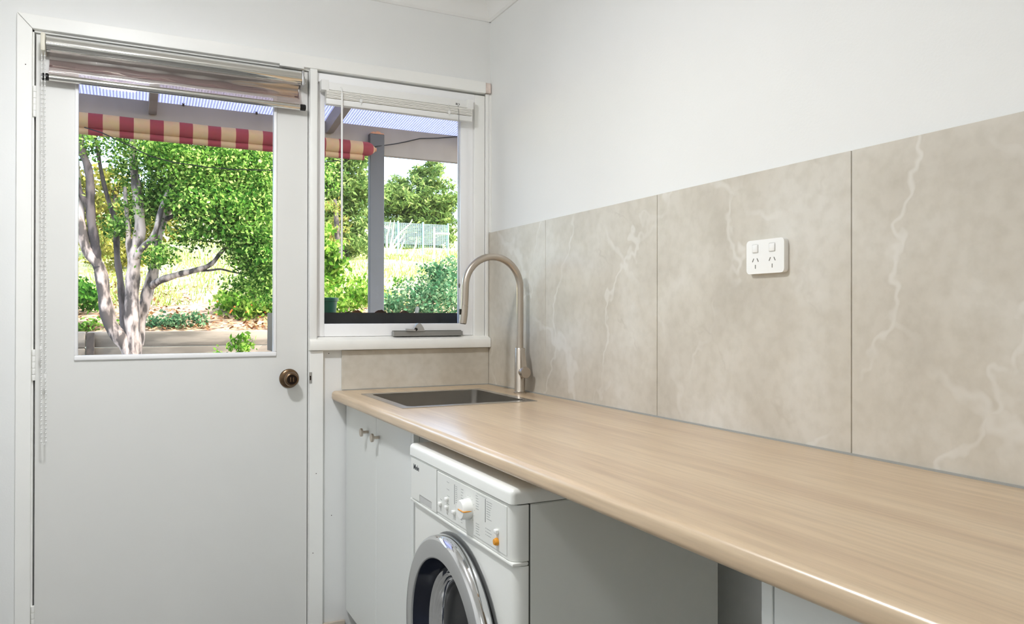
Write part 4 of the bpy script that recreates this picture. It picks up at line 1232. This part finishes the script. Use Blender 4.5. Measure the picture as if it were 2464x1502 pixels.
plant('lime_shrub', 790, 680, 9, 'lime-green climbing shrub at the left edge of the window glass', 'shrub',
      [pb(785, 600, 9, 28, 500, .4), pb(800, 640, 9, 26, 500, .4), pb(775, 670, 9, 26, 400, .4), pb(765, 560, 9, 28, 300, .4)], .045, 'leaf_bright', 12)
plant('conifer_tree', 1010, 580, 24, 'broad pale green conifer right of the grey verandah post', 'tree',
      [pb(1000, 500, 24, 60, 3800, 1.5), pb(1050, 480, 24, 48, 3000, 1.5), pb(960, 500, 24, 48, 3000, 1.5), pb(1030, 425, 24, 36, 1800, 1.2), pb(1060, 530, 24, 38, 1600, 1.2), pb(970, 450, 24, 34, 1200, 1.2), pb(930, 480, 24, 34, 1400, 1.2), pb(1000, 545, 24, 48, 1800, 1.2), pb(1045, 400, 24, 16, 400, .6), pb(950, 560, 24, 40, 1800, 1.2), pb(1010, 585, 24, 44, 1800, 1.2), pb(1060, 575, 24, 34, 1200, 1.2), pb(925, 600, 24, 30, 1000, 1.0), pb(985, 610, 23.5, 40, 1200, 1.0)], .095, 'leaf_conifer', 13,
      stems=[([(1010, 620, 24), (1012, 540, 24), (1020, 420, 24)], .25, .06, 'bark_dark')], aspect=.3)
plant('blue_shrub', 1040, 760, 6.2, 'dense blue-green shrub low in the right half of the window', 'shrub',
      [pb(1060, 690, 6.2, 42, 1300, .5), pb(1020, 715, 6.2, 46, 1300, .5), pb(1085, 660, 6.2, 28, 500, .4), pb(970, 730, 6.2, 34, 700, .4), pb(1040, 650, 6.2, 18, 160, .3), pb(1105, 710, 6.2, 40, 800, .5), pb(935, 735, 6.2, 22, 300, .3), pb(1030, 770, 6.2, 80, 1500, .5, 40), pb(1085, 628, 6.2, 12, 70, .2)], .024, 'leaf_blue', 14,
      stems=[([(1035, 830, 6.2), (1038, 760, 6.2), (1045, 690, 6.2)], .025, .010, 'bark_dark')])
plant('undergrowth', 830, 760, 7.6, 'loose bright green undergrowth above the planter trough', 'plant',
      [pb(800, 730, 7.6, 32, 500, .4), pb(845, 725, 7.8, 34, 500, .4), pb(880, 720, 8, 26, 260, .4), pb(860, 690, 9.5, 30, 260, .5), pb(800, 690, 9, 26, 260, .5), pb(940, 715, 9, 26, 220, .4)], .034, 'leaf_bright', 15)
plant('sapling', 952, 705, 8.5, 'small green sapling standing alone on the pale slope', 'plant',
      [pb(957, 683, 8.5, 7, 40, .08), pb(960, 672, 8.5, 6, 26, .06), pb(945, 674, 8.5, 4, 10, .05)], .022, 'leaf_deep', 16,
      stems=[([(957, 720, 8.5), (957, 690, 8.5), (958, 675, 8.5)], .006, .004, 'bark_dark')])

# far fence with shade mesh, white gate frame, dead branches
fn = thing('mesh_fence', at(1000, 612, 19), 'teal mesh fence on the slope behind the dead branches', 'fence')
pA, pB_ = at(895, 585, 19), at(1078, 592, 19)
b = MB()
for k in range(41):
    t = k / 40
    p = pA.lerp(pB_, t)
    b.tube([p + Vector((0, 0, -.1)), p + Vector((0, 0, .62))], .007, 4)
for k in range(16):
    dz = .02 + k * .04
    b.tube([pA + Vector((0, 0, dz)), pB_ + Vector((0, 0, dz))], .008, 4)
mesh_o = b.build('wire_mesh', 'fence_green', fn)
mesh_o['kind'] = 'stuff'
for t in (0, .33, .66, 1.0):
    p = pA.lerp(pB_, t)
    MB().tube([p + Vector((0, 0, -.3)), p + Vector((0, 0, .68))], .03, 8).build('fence_post', 'fence_green', fn)
gf = thing('gate_frame', at(1045, 612, 17), 'white post and rail standing against the teal fence', 'gate')
g0 = at(1045, 622, 17); g1 = at(1045, 548, 17); g2 = at(1082, 563, 17); g3 = at(1045, 562, 17)
MB().tube([g0 + Vector((0, 0, -.2)), g1], .030, 8).build('gate_post', 'fence_white', gf)
MB().tube([g3, g2], .028, 8).build('gate_rail', 'fence_white', gf)
db = thing('dead_bush', at(940, 610, 16), 'bare pale dead branches beside the verandah post', 'shrub')
for pts in ([(935, 615, 16), (930, 580, 16), (937, 545, 16), (940, 530, 16)], [(937, 610, 16), (955, 570, 16), (985, 540, 16), (992, 528, 16)], [(936, 612, 16), (945, 560, 16), (949, 530, 16)], [(938, 606, 16), (962, 580, 16), (975, 560, 16)], [(990, 615, 15), (1000, 590, 15), (1003, 570, 15)], [(960, 610, 15), (968, 590, 15), (975, 575, 15)]):
    stem('branch', pts, .03, .010, 'dead_branch', db, 6)

# blades of grass and litter on the bank
def scatter(name, n, xr, yr, h, w, m, seed, label, flat=False):
    rng = np.random.default_rng(seed)
    y = yr[0] + (yr[1] - yr[0]) * rng.random(n) ** 1.5
    cx = (y - CAM.y) * F.x / F.y + CAM.x
    x = xr[0] + (xr[1] - xr[0]) * rng.random(n)
    z = np.array([hill(a, c) for a, c in zip(x, y)])
    a = rng.random(n) * 2 * PI
    hh = h * (.5 + rng.random(n)); ww = w * (.6 + .8 * rng.random(n))
    dx, dy = np.cos(a) * ww, np.sin(a) * ww
    lean = rng.normal(size=(n, 2)) * .35 * hh[:, None]
    P = np.stack([x, y, z - .02], 1)
    if flat:
        tilt = rng.normal(size=n) * .4 * ww
        P[:, 2] += .05
        q = np.stack([P + np.stack([-dx, -dy, tilt], 1), P + np.stack([dy, -dx, tilt * .3], 1) * .6, P + np.stack([dx, dy, -tilt], 1), P + np.stack([-dy, dx, tilt * .2], 1) * .6], 1).reshape(-1, 3)
        f = np.arange(n * 4).reshape(-1, 4)
    else:
        q = np.stack([P + np.stack([-dx, -dy, 0 * dx], 1), P + np.stack([dx, dy, 0 * dx], 1), P + np.stack([lean[:, 0], lean[:, 1], hh], 1)], 1).reshape(-1, 3)
        f = np.arange(n * 3).reshape(-1, 3)
    o = big_mesh(name, q, f, m)
    return tag(o, label, name.split('_')[-1], kind='stuff')
scatter('bank_grass', 16000, (-5, 9), (8.6, 22), .14, .012, 'grass_blade', 21, 'pale green and straw grass blades on the sunny slope')
scatter('leaf_litter', 6000, (-5, 6), (7.1, 10.5), .0, .035, 'litter', 22, 'brown fallen leaf litter on the bank behind the sleepers', flat=True)
